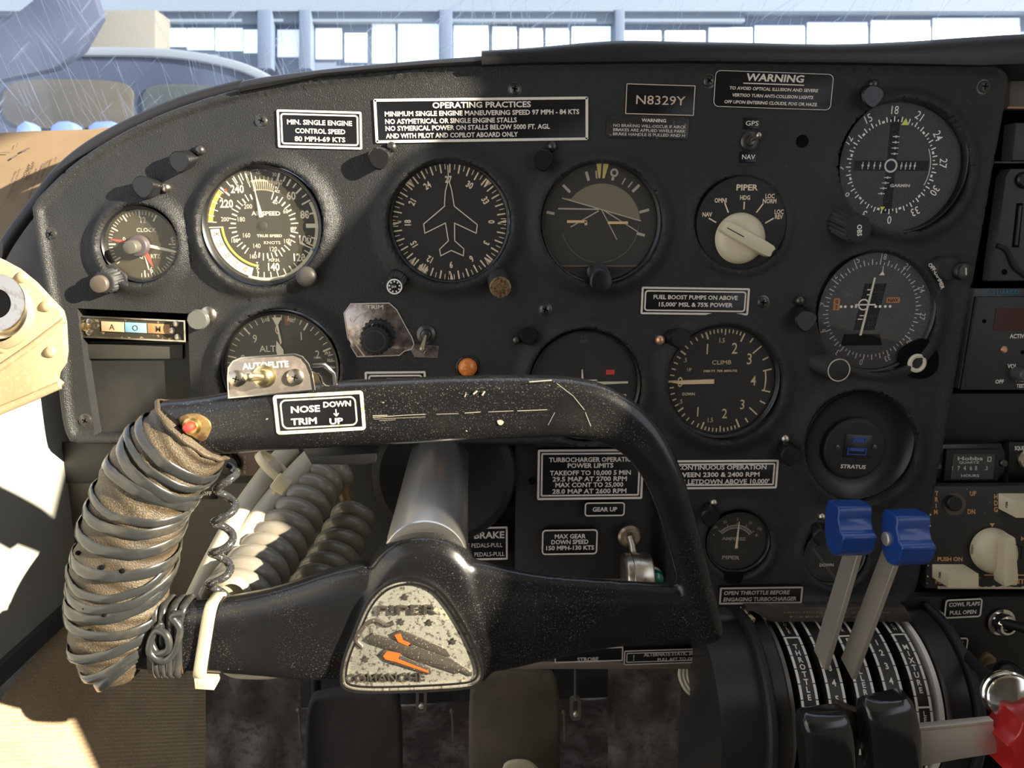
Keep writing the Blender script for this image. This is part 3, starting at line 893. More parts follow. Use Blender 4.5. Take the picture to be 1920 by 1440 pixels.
placard('small rounded placard giving the maximum gear down speed', 1016, 992, 1120, 1039, .5, [('MAX GEAR', 0, -11, 9, dict(width=58)), ('DOWN SPEED', 0, -.5, 9, dict(width=70)), ('150 MPH-130 KTS', 0, 10.5, 9, dict(width=92))], 'round', Y=.006, bw=2.6, r=7)
placard('parking brake placard peeking from behind the control shaft', 800, 988, 952, 1050, 0, [('BRAKE', 70, -16, 14, dict(al='R', width=58)), ('TO SET DEPRESS PEDALS-PULL', 66, 3, 9, dict(al='R', width=134, b=0)), ('TO RELEASE PRESS PEDALS-PULL', 70, 20, 9, dict(al='R', width=140, b=0))], 'rect', Y=.02, bw=3.4)
# ------------------------------------------------------------------ gauges
def gauge(name, label, cx, cy, R, rot=0, dial=None, depth=-9, glass=M_glass, bez=M_black, cat='gauge', lip=3, bw=7):
    fr = Fr(cx, cy, 0, rot)
    root = thing(name, label, cat, fr.O)
    c = MB(fr)
    c.lathe([(R - .4, -31), (R - .4, lip - 5), (R - .8, lip - 1), (R - 1, lip), (R - 3, lip - 1.5), (R - bw, depth + 3), (R - bw, depth - 6), (0, depth - 6)], n=72)
    c.build('bezel', bez, root, 40)
    c = MB(fr); c.lathe([(R - bw - .3, depth - 5), (R - bw - .3, depth), (0, depth)], n=72); c.build('dial_face', dial or M_dial, root)
    if glass:
        c = MB(fr); c.disc(R - bw + 1.5, depth + 5, n=72); c.build('cover_glass', glass, root, recalc=False)
    return root, fr, depth
def knob(fr, u, v, r, h0, h1, m, root, name='knob', flute=None, cap=None, lean=(0, 0), n=32, ring=None):
    c = MB(fr)
    f2 = (2, .06, h0 + 1, h1 - 2) if flute else None
    nn = 40 if flute else n
    pr = [(r * .92, h0), (r, h0 + 1), (r, h1 - 2.5), (r * .93, h1 - .7), (r * .82, h1), (0, h1)]
    c.lathe(pr, (0, 0), nn, f2)
    # lean the axis
    fv = []
    for i, p in enumerate(c.V): fv.append(p)
    c.V = []
    base = MB(fr); base.lathe(pr, (0, 0), nn, f2)
    k = fr.k
    out = []
    for p in base.V:
        d = p - fr.O
        hh = -d.y / k
        out.append(p + fr.ex * (u + lean[0] * (hh - h0) / max(h1 - h0, 1)) + fr.ev * (v + lean[1] * (hh - h0) / max(h1 - h0, 1)))
    c.V = out
    o = c.build(name, m, root)
    if cap:
        c = MB(fr); c.lathe([(r * .8, h1 - .5), (r * .78, h1 + .6), (0, h1 + .8)], (u + lean[0], v + lean[1]), 32); c.build('cap', cap, o)
    return o
def needle(fr, a, r0, r1, w0, w1, h, m, root, name='needle', tip=None):
    c = MB(fr); sa, ca = math.sin(R_(a)), math.cos(R_(a))
    f = lambda r, t: (r * sa + t * ca, -r * ca + t * sa)
    if tip: pts = [f(r0, -w0 / 2), f(r0, w0 / 2), f(r1 - tip, w1 / 2), f(r1, .6), f(r1, -.6), f(r1 - tip, -w1 / 2)]
    else: pts = [f(r0, -w0 / 2), f(r0, w0 / 2), f(r1, w1 / 2), f(r1, -w1 / 2)]
    c.prism(pts, h - .8, h); return c.build(name, m, root)

# clock
root, fr, D = gauge('clock', 'small round brushed-face clock at the far left of the panel, red alarm hands', 263, 458, 73, 0, mat('brushed_bronze_dial', (.085, .075, .05), .34, .85, aniso=.5), glass=M_glassd)
c = MB(fr)
for i in range(60):
    a = i * 6
    if 34 < a < 76 or 190 < a < 232: continue
    c.tick(a, 56 if i % 5 else 50, 63, 1.3 if i % 5 else 2.6, D + .5)
c.text('12', 5, -46, 11, D + .5, b=0); c.text('3', 57, -5, 11, D + .5, b=0); c.text('6', 13, 49, 11, D + .5, b=0); c.text('9', -33, -8, 11, D + .5, b=0)
c.text('CLOCK', 10, -27, 7.5, D + .5, b=0, sx=1); c.text('QUARTZ', 12, 23, 7.5, D + .5, b=0, sx=.9)
c.build('dial_markings', M_lume2, root)
needle(fr, 103, -4, 66, 6, 5, D + 2.4, M_lume2, root, 'hour_hand', 4)
needle(fr, 170, 0, 50, 3, 2, D + 2.0, M_lume2, root, 'minute_hand', 4)
needle(fr, 279, 0, 58, 6, 4, D + 3, M_redp, root, 'alarm_hand', 12)
needle(fr, 158, 8, 46, 5, 7, D + 3, M_redp, root, 'alarm_hand', 16)
knob(fr, -3, 2, 20, D + 4, 8, mat('dark_violet_knob', (.07, .055, .06), .4), root, 'centre_knob', lean=(-2, 2))
knob(fr, -7, 4, 13, 8, 24, mat('grey_knob', (.085, .08, .065), .4), root, 'centre_button', lean=(-4, 2))
c = MB(fr); c.prism(spl([(-66, 38), (-30, 62), (-44, 92), (-78, 74)], 5, True), -4, 5, 1.5); c.build('knob_mount', M_blackm, root)
kk = knob(fr, -54, 66, 21, 2, 22, M_blackm, root, 'setting_knob', flute=True, lean=(-14, 6))
knob(fr, -71, 73, 16.5, 18, 30, mat('worn_knob_cap', (.085, .068, .055), .4), kk, 'knob_cap', lean=(-2, 2))

# airspeed indicator
root, fr, D = gauge('airspeed_indicator', 'large round airspeed indicator with yellow and white arcs, upper left', 492, 423, 113, 0, glass=M_glassd, bw=9)
c = MB(fr); h = D + .5
c.ring(95, 103.5, h - .2, a0=274, a1=309); c.build('yellow_arc', M_yellow2, root)
c = MB(fr); c.ring(97.5, 104, h - .2, a0=64, a1=152, n=40); c.ring(99, 104, h - .3, a0=152, a1=200, n=20); c.build('white_arc', mat('ivory_dial_paint', (.62, .58, .42), .6), root)
c = MB(fr); c.ring(76, 80, h - .2, a0=191, a1=268); c.build('inner_yellow_arc', M_yellow, root)
c = MB(fr); c.ring(84, 101, h - .2, a0=197, a1=266, n=30); c.build('true_speed_scale', mat('ivory_scale', (.70, .70, .56), .6), root)
c = MB(fr)
for (t, a) in (('240', 260), ('230', 247), ('220', 232), ('210', 219), ('200', 206)): c.text(t, 91 * math.sin(R_(a)), -91 * math.cos(R_(a)), 6.4, h, (a + 90) % 360 - 180 - 172 + 172 if False else a - 270 + 8, 'C', 0, .85)
c.build('scale_figures', mat('dark_print', (.06, .055, .04), .7), root)
c = MB(fr)
out = [-46, -36, -26, -15, 20, 29, 38, 46, 54, 108, 117, 125, 133]
for i, a in enumerate([-38, -29, -21]): c.tick(a, 90, 104, 2, h)
for a in (274, 281, 288, 296, 304, 310): c.tick(a, 88 if a in (274, 288, 304) else 93, 104, 1.8, h)
for a in (-47, -16, 20): c.tick(a, 82, 104, 3.4, h)
for a in (-31, -24): c.tick(a, 84, 102, 2, h)
for a in (27, 33, 40, 47, 55): c.tick(a, 88 if a in (33, 47) else 92, 103, 3.4 if a in (33, 47) else 2.4, h)
for a in (62, 76, 104, 114): c.tick(a, 84, 103, 3, h)
for a in (122, 130, 143, 150, 158, 167, 175, 183, 190): c.tick(a, 88, 103, 2, h)
c.tick(90, 80, 104, 8, h); c.tick(114, 76, 100, 8, h)
c.tick(268, 76, 103, 2, h)
for i in range(40):
    a = 20 + i * 8.2
    if 20 <= a <= 342 and not 205 < a < 215: c.tick(a, 52, 62 if i % 2 else 66, 3 if i % 2 else 2, h)
for (t, u, v, s) in (('240', -45, -68, 14), ('220', -67, -41, 14), ('60', 55, -56, 14.5), ('80', 79, -21, 14.5), ('100', 76, 26, 14.5), ('120', 63, 60, 14), ('140', 13, 78, 14)): c.text(t, u, v, s, h, b=1, sx=.82)
for (t, u, v, s) in (('200', -27, -36, 8.5), ('180', -42, -12, 8.5), ('160', -34, 18, 8.5), ('140', -16, 38, 8.5), ('120', 15, 44, 8.5), ('100', 43, 29, 8.5), ('80', 55, 6, 8), ('60', 43, -27, 8), ('40', 24, -44, 8), ('40', 35, -81, 9), ('200', -72, -12, 8), ('180', -57, 28, 8), ('160', -24, 58, 8), ('30', -24, -97, 7), ('30', 26, -95, 7)): c.text(t, u, v, s, h, b=0, sx=.85)
c.text('AIRSPEED', 6, -23, 8.5, h, b=1, width=54); c.text('TRUE SPEED', 10, 19, 5.4, h, width=48); c.text('KNOTS', 14, 32, 6.5, h, b=0, width=32); c.text('M.P.H.', 16, 65, 6.5, h, b=1, width=22)
c.text('TEMP. °C', -4, -104.5, 5.5, h - .1, width=33, b=0); c.text('+0-', -4, -98, 6, h, sx=.9, b=0); c.text('P', 28, -71, 4.5, h); c.text('ALT.', 30, -64, 4.5, h, rot=15)
c.text('T.', -16, 72, 6, h); c.text('A.', -16, 79, 6, h); c.text('S.', -16, 86, 6, h)
for i in range(9): c.tick(-16 + i * 5, 78 if i % 2 else 74, 92, 1.6, h)
c.build('dial_markings', M_lume2, root)
c = MB(fr); c.ring(66, 86, h - .1, a0=-14, a1=20, n=10); c.build('altitude_window', mat('dull_cream', (.35, .32, .22), .6), root)
c = MB(fr)
for i in range(12): c.tick(-12.5 + i * 2.9, 68, 82, 1.3, h + .3)
c.build('window_marks', M_dial, root)
c = MB(fr); c.poly([(-70, -66), (-66, -69), (-64, -64), (-68, -62)], h + .2); c.build('red_line', M_redp, root)
c = MB(fr); c.poly([(90, 42), (97, 45), (93, 50), (88, 46)], h + .5); c.build('blue_mark', mat('blue_mark', (.05, .2, .4), .5), root)
nd = needle(fr, -10, 16, 102, 8, 1.8, D + 3.2, M_lume2, root, 'needle', 48)
c = MB(fr); c.lathe([(8, D), (8, D + 3), (5, D + 4.5), (0, D + 4.5)], n=24); c.build('needle_hub', M_dial, root)
knob(fr, 90, 94, 13, 0, 16, M_blackm, root, 'knob_shaft', lean=(-6, 0)); c = MB(fr); c.ball((82, 96, 20), 20, 20, (1, 1, .55)); c.build('knob', mat('grey_black_knob', (.055, .05, .045), .45), root)

# directional gyro
root, fr, D = gauge('heading_indicator', 'round heading indicator with an outlined aircraft pointing up', 843, 417, 113, 0, bw=5)
c = MB(fr); h = D + .5
for i in range(72):
    a = i * 5 + 1
    c.tick(a, 91 if i % 2 == 0 else 97, 107, 2.6 if i % 2 == 0 else 1.4, h)
for i, t in enumerate(('27', '30', '33', '0', '3', '6', '9', '12', '15', '18', '21', '24')):
    a = i * 30 - 1; rr = 79
    if t == '9': t = '9'
    lab = {'6': '9', '9': '6'}.get(t, t)
    c.text(t if t not in ('6', '9') else {'6': '9', '9': '6'}[t] if False else t, rr * math.sin(R_(a)), -rr * math.cos(R_(a)), 11.5, h, a if i not in (4, 5, 6) else a, 'C', 1, .75)
for a in (45, 90, 135, 180, 208, 214, 225, 270, 315): c.tick(a, 92, 107, 1, h, w2=11)
c.build('dial_markings', M_lume, root)
c = MB(fr)
pl = [(-1, -78), (-7, -58), (-9, -38), (-9, -30), (-49, 3), (-47, 20), (-8, 1), (-3, 34), (-20, 50), (-18, 62), (2, 52), (25, 62), (26, 49), (9, 34), (9, 1), (50, 20), (52, 4), (9, -30), (7, -44), (4, -62)]
c.line(pl, 1.9, D + 3.4, True); c.line([(-2, -104), (-1, -78)], 1.6, D + 3.4); c.build('aircraft_outline', M_lume2, root)
for (u, v, nm, mt) in ((-95, 96, 'caging_knob', M_black), (88, 94, 'heading_knob', M_blackm)):
    kk = knob(fr, u, v, 17 if nm[0] == 'c' else 21, 0, 26, mt, root, nm, lean=(-9, 22) if u < 0 else (6, 26), flute=u < 0)
    c = MB(fr); uu, vv = (u - 9, v + 22) if u < 0 else (u + 6, v + 26)
    if u < 0:
        c.ring(12, 14.5, 26.4, (uu, vv)); 
        for a in range(0, 360, 40): c.tick(a, 8, 11, 2.6, 26.5, (uu, vv))
        c.text('5/14', uu - 1, vv, 4, 26.5); c.build('knob_ring', M_inkw, kk)
    else:
        c.lathe([(20, 24), (20, 27), (17.5, 27.4), (17.5, 26.5), (0, 26.5)], (uu, vv), 32); c.build('knob_rim', mat('bronze', (.45, .30, .16), .35, .8, mottle=(600, (.15, .1, .06), .45, .6)), kk)
        c = MB(fr); c.text('pull', uu, vv, 7, 27.4, rot=-8, sh=.1); c.build('knob_lettering', M_brass, kk)
# brown label strip at its upper left is not needed

# attitude indicator
root, fr, D = gauge('attitude_indicator', 'round attitude indicator with tilted tan sky half and yellow pointer', 1127, 418, 112, 0, mat('dark_olive_dial', (.034, .031, .026), .5), bw=5)
c = MB(fr); h = D + .6
n = 40; sky = []
for i in range(n + 1):
    a = R_(-66 + 140 * i / n); sky.append((73 * math.sin(a) + 2, -73 * math.cos(a) * .98 + 0))
sky = [(-72, -45)] + [p for p in sky if p[1] < -45 + (p[0] + 72) * .277] + [(76, -4)]
c.poly(sky, h); c.build('sky_half', mat('tan_sky_paint', (.20, .175, .115), .6), root)
c = MB(fr); c.ring(72.5, 73.5, h - .2, a0=92, a1=255); c.build('ball_edge', mat('thin_grey', (.16, .15, .13), .6), root)
c = MB(fr)
c.line([(-72, -45), (76, -4)], 2, h + .4); c.line([(-79, -26), (-4, -25)], 2.4, h + .2); c.line([(-4, -22), (-55, 7)], 2.2, h + .2); c.line([(2, -24), (32, 30)], 1.8, h + .2); c.line([(8, -22), (70, 15)], 2, h + .2)
for (a, r0, r1, wd) in ((-17, 80, 97, 5), (-46, 80, 99, 5), (-79, 88, 103, 5), (29, 80, 93, 2.2), (38, 82, 95, 2.4), (46, 82, 100, 5), (75, 76, 95, 5), (105, 72, 88, 5), (-6, 81, 95, 3)): c.tick(a, r0, r1, wd, h)
c.ring(4, 7.6, h, (24, -91)); c.tick(15, 80, 86, 5, h)
c.build('dial_markings', mat('dull_cream_paint', (.48, .42, .33), .6), root)
c = MB(fr); c.poly([(-10, -108), (0, -108), (-2, -81), (-5, -81)], h + .3); c.poly([(3, -108), (14, -108), (6, -81), (2, -81)], h + .3); c.build('bank_pointer', mat('pale_yellow', (.62, .50, .17), .5), root)
c = MB(fr); c.box(-63, -5, -26, 0, D + 2, D + 3.5, .4); c.box(-30, -3, -25, 4, D + 2, D + 3.5); c.box(14, -3, 52, 2, D + 2, D + 3.5, .4); c.build('aircraft_symbol', mat('peach_paint', (.75, .50, .26), .5), root)
c = MB(fr); c.box(-88, 78, 86, 80.5, D + .3, D + 4); c.build('lower_bar', mat('bronze_bar', (.16, .11, .07), .4), root)
c = MB(fr); c.prism([(100 * math.sin(R_(a)), -100 * math.cos(R_(a))) for a in range(142, 219, 6)] , D + .2, D + 3); c.build('lower_mask', M_blackm, root)
kk = knob(fr, -5, 92, 21, 0, 24, M_black, root, 'adjustment_knob', lean=(4, 16))

# autopilot mode selector
fr = Fr(1390, 419, 0, 0)
root = thing('mode_selector', 'round black mode selector with large ivory pointer knob', 'selector knob', fr.O)
c = MB(fr); c.lathe([(85, -28), (85, 0), (84, 2), (82, 3), (0, 3)], n=64); c.build('dial_plate', M_blackm, root)
c = MB(fr); h = 3.5
c.text('PIPER', 5, -64, 10, h, sx=1.15, b=1); c.text('OMNI', -42, -41, 7.5, h, b=1, sx=.8); c.text('HDG', 3, -46, 7.5, h, b=1, sx=.8); c.text('LOC', 49, -49, 7.5, h, sx=.8); c.text('NORM', 49, -40, 7.5, h, sx=.8); c.text('NAV', -66, -16, 7.5, h, sx=.8); c.text('LOC', 68, -21, 7.5, h, sx=.8); c.text('REV', 68, -12, 7.5, h, sx=.8)
for (a, b, d, e) in ((-62, -9, -49, -2), (-34, -36, -27, -20), (2, -38, 2, -26), (37, -35, 26, -20), (58, -9, 44, -1)): c.line([(a, b), (d, e)], 2.4, h)
c.build('dial_lettering', M_lume, root)
ko = MB(fr); ko.lathe([(45, 3), (46.5, 4.5), (45, 12), (39, 19), (28, 23), (0, 24.5)], (-3, 27), 48); ko = ko.build('knob', M_ivory, root)
f2 = Fr(1387, 446, 0, 27)
c = MB(f2); c.prism(spl([(-44, -11), (0, -12), (53, -11), (56, 0), (52, 11), (0, 12), (-44, 11), (-47, 0)], 3, True), 14, 35, 3); c.build('pointer_ridge', M_ivory, ko)
c = MB(f2); c.line([(-40, 1), (-6, 1)], 1.6, 35.3); c.build('index_line', M_void, ko)

# GPS course deviation indicator
root, fr, D = gauge('course_indicator', 'upper right course deviation indicator with yellow triangles and bold white compass ring', 1692, 310, 121, 0, bw=4, lip=6)
cc = (-15, 0); h = D + .5
c = MB(fr)
for i in range(72):
    a = i * 5 - 2
    if i % 6 == 3: c.tick(a, 77, 81, 5, h, cc)
    elif i % 2 == 0: c.tick(a, 77, 86, 2.1, h, cc)
    else: c.tick(a, 77, 81, 1.8, h, cc)
for i, t in enumerate(('18', '21', '24', '27', '30', '33', '0', '3', '6', '9', '12', '15')):
    a = i * 30 - 3; c.text(t, cc[0] + 97 * math.sin(R_(a)), -97 * math.cos(R_(a)), 14, h, a + 4, 'C', 0, .85)
c.build('compass_card', M_inkw, root)
c = MB(fr); c.box(-86, -9, 54, 9, D - .5, h - .2); c.box(-25, -84, -7, 84, D - .5, h - .3); c.build('scale_slots', M_void, root)
c = MB(fr)
for k in range(4):
    for (u, v) in ((-70 + k * 11, 0), (3 + k * 8.4, 0)): c.line([(u + .6, v - 6), (u - .6, v + 6)], 1.5, h + .3); c.disc(2.2, h + .3, (u, v), 10)
    for (u, v) in ((-12, -51 + k * 10), (-21 + -k * 3, 21 + k * 9.5)): c.line([(u - 6, v), (u + 6, v)], 1.5, h + .3); c.disc(2.2, h + .3, (u, v), 10)
c.ring(9, 12.3, h + .5, (-17, 0)); c.text('GARMIN', 4, 35, 6, h, b=1, sx=1, sh=.1, width=38)
c.ring(72, 73.6, h + .2, (-15, 0), a0=66, a1=118, n=16)
c.build('deviation_scale', mat('soft_white_ink', (.62, .60, .55), .6), root)
c = MB(fr); c.poly([(-5, -71), (9, -71), (3, -83)], h + .5); c.poly([(-30, 73), (-21, 73), (-26, 81)], h + .5); c.build('course_pointers', mat('bright_yellow_paint', (.72, .74, .08), .5), root)
kk = knob(fr, -106, 100, 25, 0, 27, M_blackm, root, 'course_knob', flute=True, lean=(22, 16))
c = MB(fr); c.text('OBS', -84, 116, 8.5, 27.6, 84, b=1, sx=.9); c.build('knob_lettering', M_inkw, kk)

# VOR/GS indicator
root, fr, D = gauge('navigation_indicator', 'lower right course indicator with orange NAV flag and white needle', 1643, 585, 111, 0, mat('dial_charcoal', (.027, .026, .026), .55), bw=5, depth=-6)
h = D + .5; c = MB(fr); cc = (-5, -3)
for i in range(72):
    a = i * 5 + 5
    c.tick(a, 82, 92 if i % 2 == 0 else 87, 1.8 if i % 2 == 0 else 1.5, h, cc)
for i, t in enumerate(('18', '21', '24', '27', '30', '33', '0', '3', '6', '9', '12', '15')):
    a = i * 30 + 7; rr = 97; c.text(t, cc[0] + rr * math.sin(R_(a)), cc[1] - rr * math.cos(R_(a)), 10.5, h, a, 'C', 0, .85)
c.build('compass_card', mat('grey_white_ink', (.46, .43, .40), .6), root)
c = MB(fr); c.prism([(-23, -51), (18, -51), (3, 34), (-37, 34)], D - 1, h - .2); c.prism([(-54, 41), (14, 41), (20, 62), (-58, 62)], D - 1, h - .3); c.build('scale_window', M_void, root)
c = MB(fr)
for (a, b) in ((-64, -9), (-56, -9), (-44, -9), (-36, -9), (1, -9), (9, -9), (19, -9), (28, -9)): c.disc(2.6, h + .3, (a, b - .5), 12)
for (a, b) in ((-13, -40), (-13, -31), (-23, 7), (-26, 13.5)): c.line([(a - 4, b), (a + 4, b)], 1.8, h + .3)
c.ring(8, 10.5, h + .3, (-22, -13)); c.line([(-38, -13), (-1, -13)], 2.4, h + 1.6); c.poly([(2, -66), (12, -66), (8, -74)], h + .3); c.line([(8, -74), (8, -82)], 1.2, h + .3)
c.build('deviation_scale', M_ink, root)
c = MB(fr); c.prism([(-8.5, -62), (-5, -62), (-22, 43), (-26, 43)], D + 2.6, D + 3.4); c.build('course_needle', M_lume2, root)
f_o = mat('orange_flag', (.42, .15, .02), .5)
c = MB(fr); c.prism(rrect(20, -26, 45, -16, 2), D + .4, D + 1.2); c.prism(rrect(-79, -25, -67, -3, 2), D + .4, D + 1.2); flg = c.build('warning_flags', f_o, root)
c = MB(fr); c.text('NAV', 32, -21, 6, D + 1.5, rot=-3, sx=1.1); c.text('G', -73, -19, 6, D + 1.5); c.text('S', -73, -9, 6, D + 1.5); c.build('flag_lettering', M_void, flg)
c = MB(fr); c.disc(6, h, (-53, -31)); c.disc(6, h, (-61, 8)); c.build('dark_dots', M_black, root)
c = MB(fr); c.arctext('OFF-DIMMER', 119, 56, 6.5, 14, b=1, sx=1); c.build('rim_lettering', M_ink, root)
kk = knob(fr, -98, 92, 22, -2, 26, M_blackm, root, 'course_knob', lean=(24, 10))
c = MB(fr); c.ring(19, 21, 26.2, (-74, 102)); c.build('knob_edge', M_nickel, kk)
f4 = Fr(1759, 500, 0); dim = thing('dimmer_knob', 'round black dimmer knob with a white tick at the panel’s right edge', 'knob', f4.O)
knob(f4, 0, 2, 21, 0, 18, M_blackm, dim, 'knob_body', lean=(12, 2)); knob(f4, 30, 6, 16, 14, 28, M_black, dim, 'knob_cap', lean=(4, 3))
c = MB(f4); c.tick(-8, -6, 7, 2.8, 28.5, (34, 8)); c.build('index_line', M_lume2, dim)
f4 = Fr(1716, 680, 0); hk = thing('headphone_jack', 'cream-ringed jack in the black notch below the lower right course indicator', 'jack', f4.O)
c = MB(f4); c.prism(spl([(-30, -20), (10, -44), (38, -20), (40, 14), (14, 30), (-22, 18)], 5, True), -20, 4, 1); c.build('notch_plate', M_void, hk)
c = MB(f4); c.lathe([(17, 3), (17, 7), (14, 9), (10, 8), (9.5, 4), (0, 3)], n=32); c.build('jack_ring', M_lume2, hk)

# climb indicator
root, fr, D = gauge('climb_indicator', 'round CLIMB gauge with cream needle pointing left at zero', 1355, 716, 107, 0, bw=6)
h = D + .5; c = MB(fr)
A0 = -90
def ct(a, r0, wd): c.tick(a, r0, 97, wd, h)
for sg in (1, -1):
    for k in range(1, 10): ct(-90 + sg * k * 7.2, 85 if k == 5 else 89, 3 if k == 5 else 2.5)
    ct(-90 + sg * 70, 83, 3)
    for k in range(1, 10): ct(-90 + sg * (70 + k * 4.4), 90 if k != 5 else 86, 2.3)
    ct(-90 + sg * 114, 80, 3)
    for (a, r) in ((125, 87), (138, 76), (153, 85)): ct(-90 + sg * a, r, 2.6)
    ct(-90 + sg * 167, 80, 2.6)
c.tick(-90, 82, 99, 4, h); c.ring(83, 85.5, h, a0=77, a1=103, n=10)
for (t, u, v, s, wd) in (('1', -29, -60, 19, 0), ('2', 22, -61, 20, 0), ('3', 51, -41, 20, 0), ('4', 61, 0, 18, 0), ('3', 43, 45, 18, 0), ('2', 10, 62, 18, 0), ('1', -41, 58, 18, 0), ('0', -77, 1, 19, 0), ('1.5', -3, -76, 8.5, 0), ('1.5', -17, 74, 8.5, 0), ('.5', -69, -40, 8, 0), ('.5', -74, 38, 8, 0)): c.text(t, u, v, s, h, b=0, sx=.82)
c.text('CLIMB', -1, -35, 9, h, b=0, width=37); c.text('1000 FT. PER MINUTE', -3, -19, 4.5, h, b=1, width=64); c.text('UP', -61, -22, 6, h, b=0, sx=.85); c.text('DOWN', -60, 24, 6, h, b=1, width=24)
c.build('dial_markings', mat('yellowed_dial_paint', (.70, .56, .33), .6), root)
needle(fr, -91, 14, 92, 8.5, 7.5, D + 3, mat('peach_needle', (.78, .58, .36), .5), root, 'needle', 18)

# altimeter
root, fr, D = gauge('altimeter', 'round altimeter half hidden behind the bright metal switch plate', 526, 692, 111, 0, mat('blue_grey_dial', (.028, .032, .030), .5), glass=M_glassd, bw=8)
h = D + .5; c = MB(fr)
for i in range(50):
    a = -4 + i * 7.2; c.tick(a, 86 if i % 5 == 0 else 92, 102, 3 if i % 5 == 0 else 1.6, h)
for i, t in enumerate('0123456789'):
    a = -3 + i * 36; c.text(t, 74 * math.sin(R_(a)), -74 * math.cos(R_(a)), 15, h, 0, b=0, sx=.82)
c.text('ALT', -24, -38, 12, h, b=0, sx=1); c.text('FEET', 24, -92, 6, h, rot=14, b=1); c.text('100', -24, -93, 6, h, rot=-12, b=0)
c.text('29.9', 88, -29, 5.5, h); c.text('30.0', 92, -15, 5.5, h); c.text('30.1', 95, -1, 5.5, h); c.text('IN.HG', 69, -20, 4.5, h, b=0)
c.build('dial_markings', M_lume2, root)
c = MB(fr); c.prism([(-12, -98), (7, -98), (-1, -84), (4, -50), (1, -46), (-5, -84)], D + 3, D + 3.8); c.prism([(-6, -54), (6, -36), (6, -6), (-2, -4), (-8, -36)], D + 2, D + 2.8); c.build('needles', M_lume2, root)
c = MB(fr); c.poly([(10, -100), (20, -99), (19, -84), (12, -82)], h - .2); c.build('red_patch', mat('dull_red', (.25, .07, .04), .6), root)
# turn coordinator
root, fr, D = gauge('turn_coordinator', 'dark round turn coordinator above the yoke bar, small white aircraft and red flag', 1097, 722, 104, 0, mat('dial_soft_black', (.022, .020, .019), .55), bw=5)
h = D + .5; c = MB(fr)
c.text('D.C.', -2, -90, 5.5, h, b=0); c.text('ELEC.', -2, -81, 5.5, h, b=1)
c.build('faint_lettering', mat('faint_ink', (.10, .095, .085), .6), root)
c = MB(fr); c.prism([(-60, -4), (-8, -8), (-6, -10), (-6, -28), (-4, -29), (-2, -10), (0, -9), (24, -9), (24, -7), (4, -5), (72, -5), (72, -1), (0, 2), (-60, 0)], D + 2.2, D + 3.4, .3); c.box(68, -5, 82, -1, D + 2, D + 3); c.box(62, 20, 80, 25, h - .3, h); c.build('miniature_aircraft', M_lume2, root)
c = MB(fr); c.box(40, -27, 56, -18, D + .8, D + 2); c.build('red_flag', M_redp, root)
# USB power outlet
fr = Fr(1612, 836, 0, 3)
root = thing('power_outlet', 'round black charging outlet with two blue USB ports in a wide dark recess', 'power outlet', fr.O)
c = MB(fr); c.lathe([(104, -30), (105, -3), (102, -1), (96, -8), (78, -15), (60, -16), (0, -16)], n=72); c.build('recess_dish', M_black, root)
c = MB(fr); c.lathe([(58, -16), (58, -8), (55, -5.5), (50, -5), (0, -5)], (-4, 8), 56); pl_ = c.build('outlet_face', M_blackm, root)
c = MB(fr); c.prism(rrect(-27, -20, 25, 24, 3), -5, -3.4, .6); c.build('port_module', M_black, root)
c = MB(fr); c.frame(rrect(-14, -15, 12, -6, 4), 1.6, -3.4, -1.6); c.frame([(-20, 5), (15, 5), (15, 18), (-20, 18)], 1.5, -3.4, -1.6); c.box(-16, 6.5, 11, 10.5, -3, -1.8); c.prism(rrect(-11, -12.5, 9, -8.5, 2), -3, -2); c.build('usb_ports', mat('usb_blue', (.03, .07, .35), .4), root)
for (u, v) in ((-39, 6), (31, 3)):
    c = MB(fr); c.lathe([(5, -5), (5, -4), (3, -3.4), (0, -3.4)], (u, v), 16); c.build('screw', M_screw, root)
c = MB(fr); c.text('STRATUS', -4, 41, 8, -4.4, b=1, sx=.9, width=48); c.build('lettering', M_ink, root)
# ammeter
root, fr, D = gauge('ammeter', 'small round ammeter with a centred white needle, above the throttle placard', 1383, 1016, 60, 3, mat('dial_faint', (.03, .027, .024), .5), bw=4, depth=-5)
h = D + .5; c = MB(fr)
c.ring(32, 34, h, (-3, 8), a0=-50, a1=50, n=24); c.ring(37.5, 39.5, h, (-3, 8), a0=-50, a1=50, n=24)
for a in range(-50, 51, 5): c.tick(a, 33, 44 if a in (-50, -25, 0, 25, 50) else 38, 1.5, h, (-3, 8))
c.text('0', -3, -42, 5.5, h, b=0); c.text('50', -26, -36, 5.5, h, -10, b=0); c.text('50', 22, -36, 5.5, h, 10, b=0); c.text('100', -44, -25, 5.5, h, -20, b=0); c.text('100', 40, -25, 5.5, h, 20, b=0)
c.text('AMPERES', -6, -4, 7, h, width=44, b=1); c.text('PIPER', -8, 33, 8, h, width=33, b=1); c.text('-', -44, -12, 8, h); c.text('+', 36, -12, 8, h)
c.build('dial_markings', mat('weak_ink', (.36, .32, .27), .6), root)
needle(fr, 0, -14, 38, 5, 1.2, D + 2.4, M_lume, root)
c = MB(fr); c.prism([(-22, 57), (16, 57), (14, 72), (8, 78), (-14, 78), (-20, 70)], -3, 9.5, 1); c.build('lower_notch', M_void, root)
# flap gauge
root, fr, D = gauge('flap_indicator', 'small dark flap gauge marked DOWN behind the blue-knobbed levers', 1564, 1040, 59, 0, mat('dial_darker', (.018, .017, .016), .5), bw=4, depth=-5)
c = MB(fr); c.text('DOWN', -10, 22, 6.5, D + .5, width=27); c.text('UP', -20, -28, 6, D + .5); c.build('dial_lettering', mat('weak_ink2', (.55, .5, .42), .6), root)
c = MB(fr); c.line([(-38, -10), (8, 48)], 5, D + .4); c.build('needle', M_grey, root)

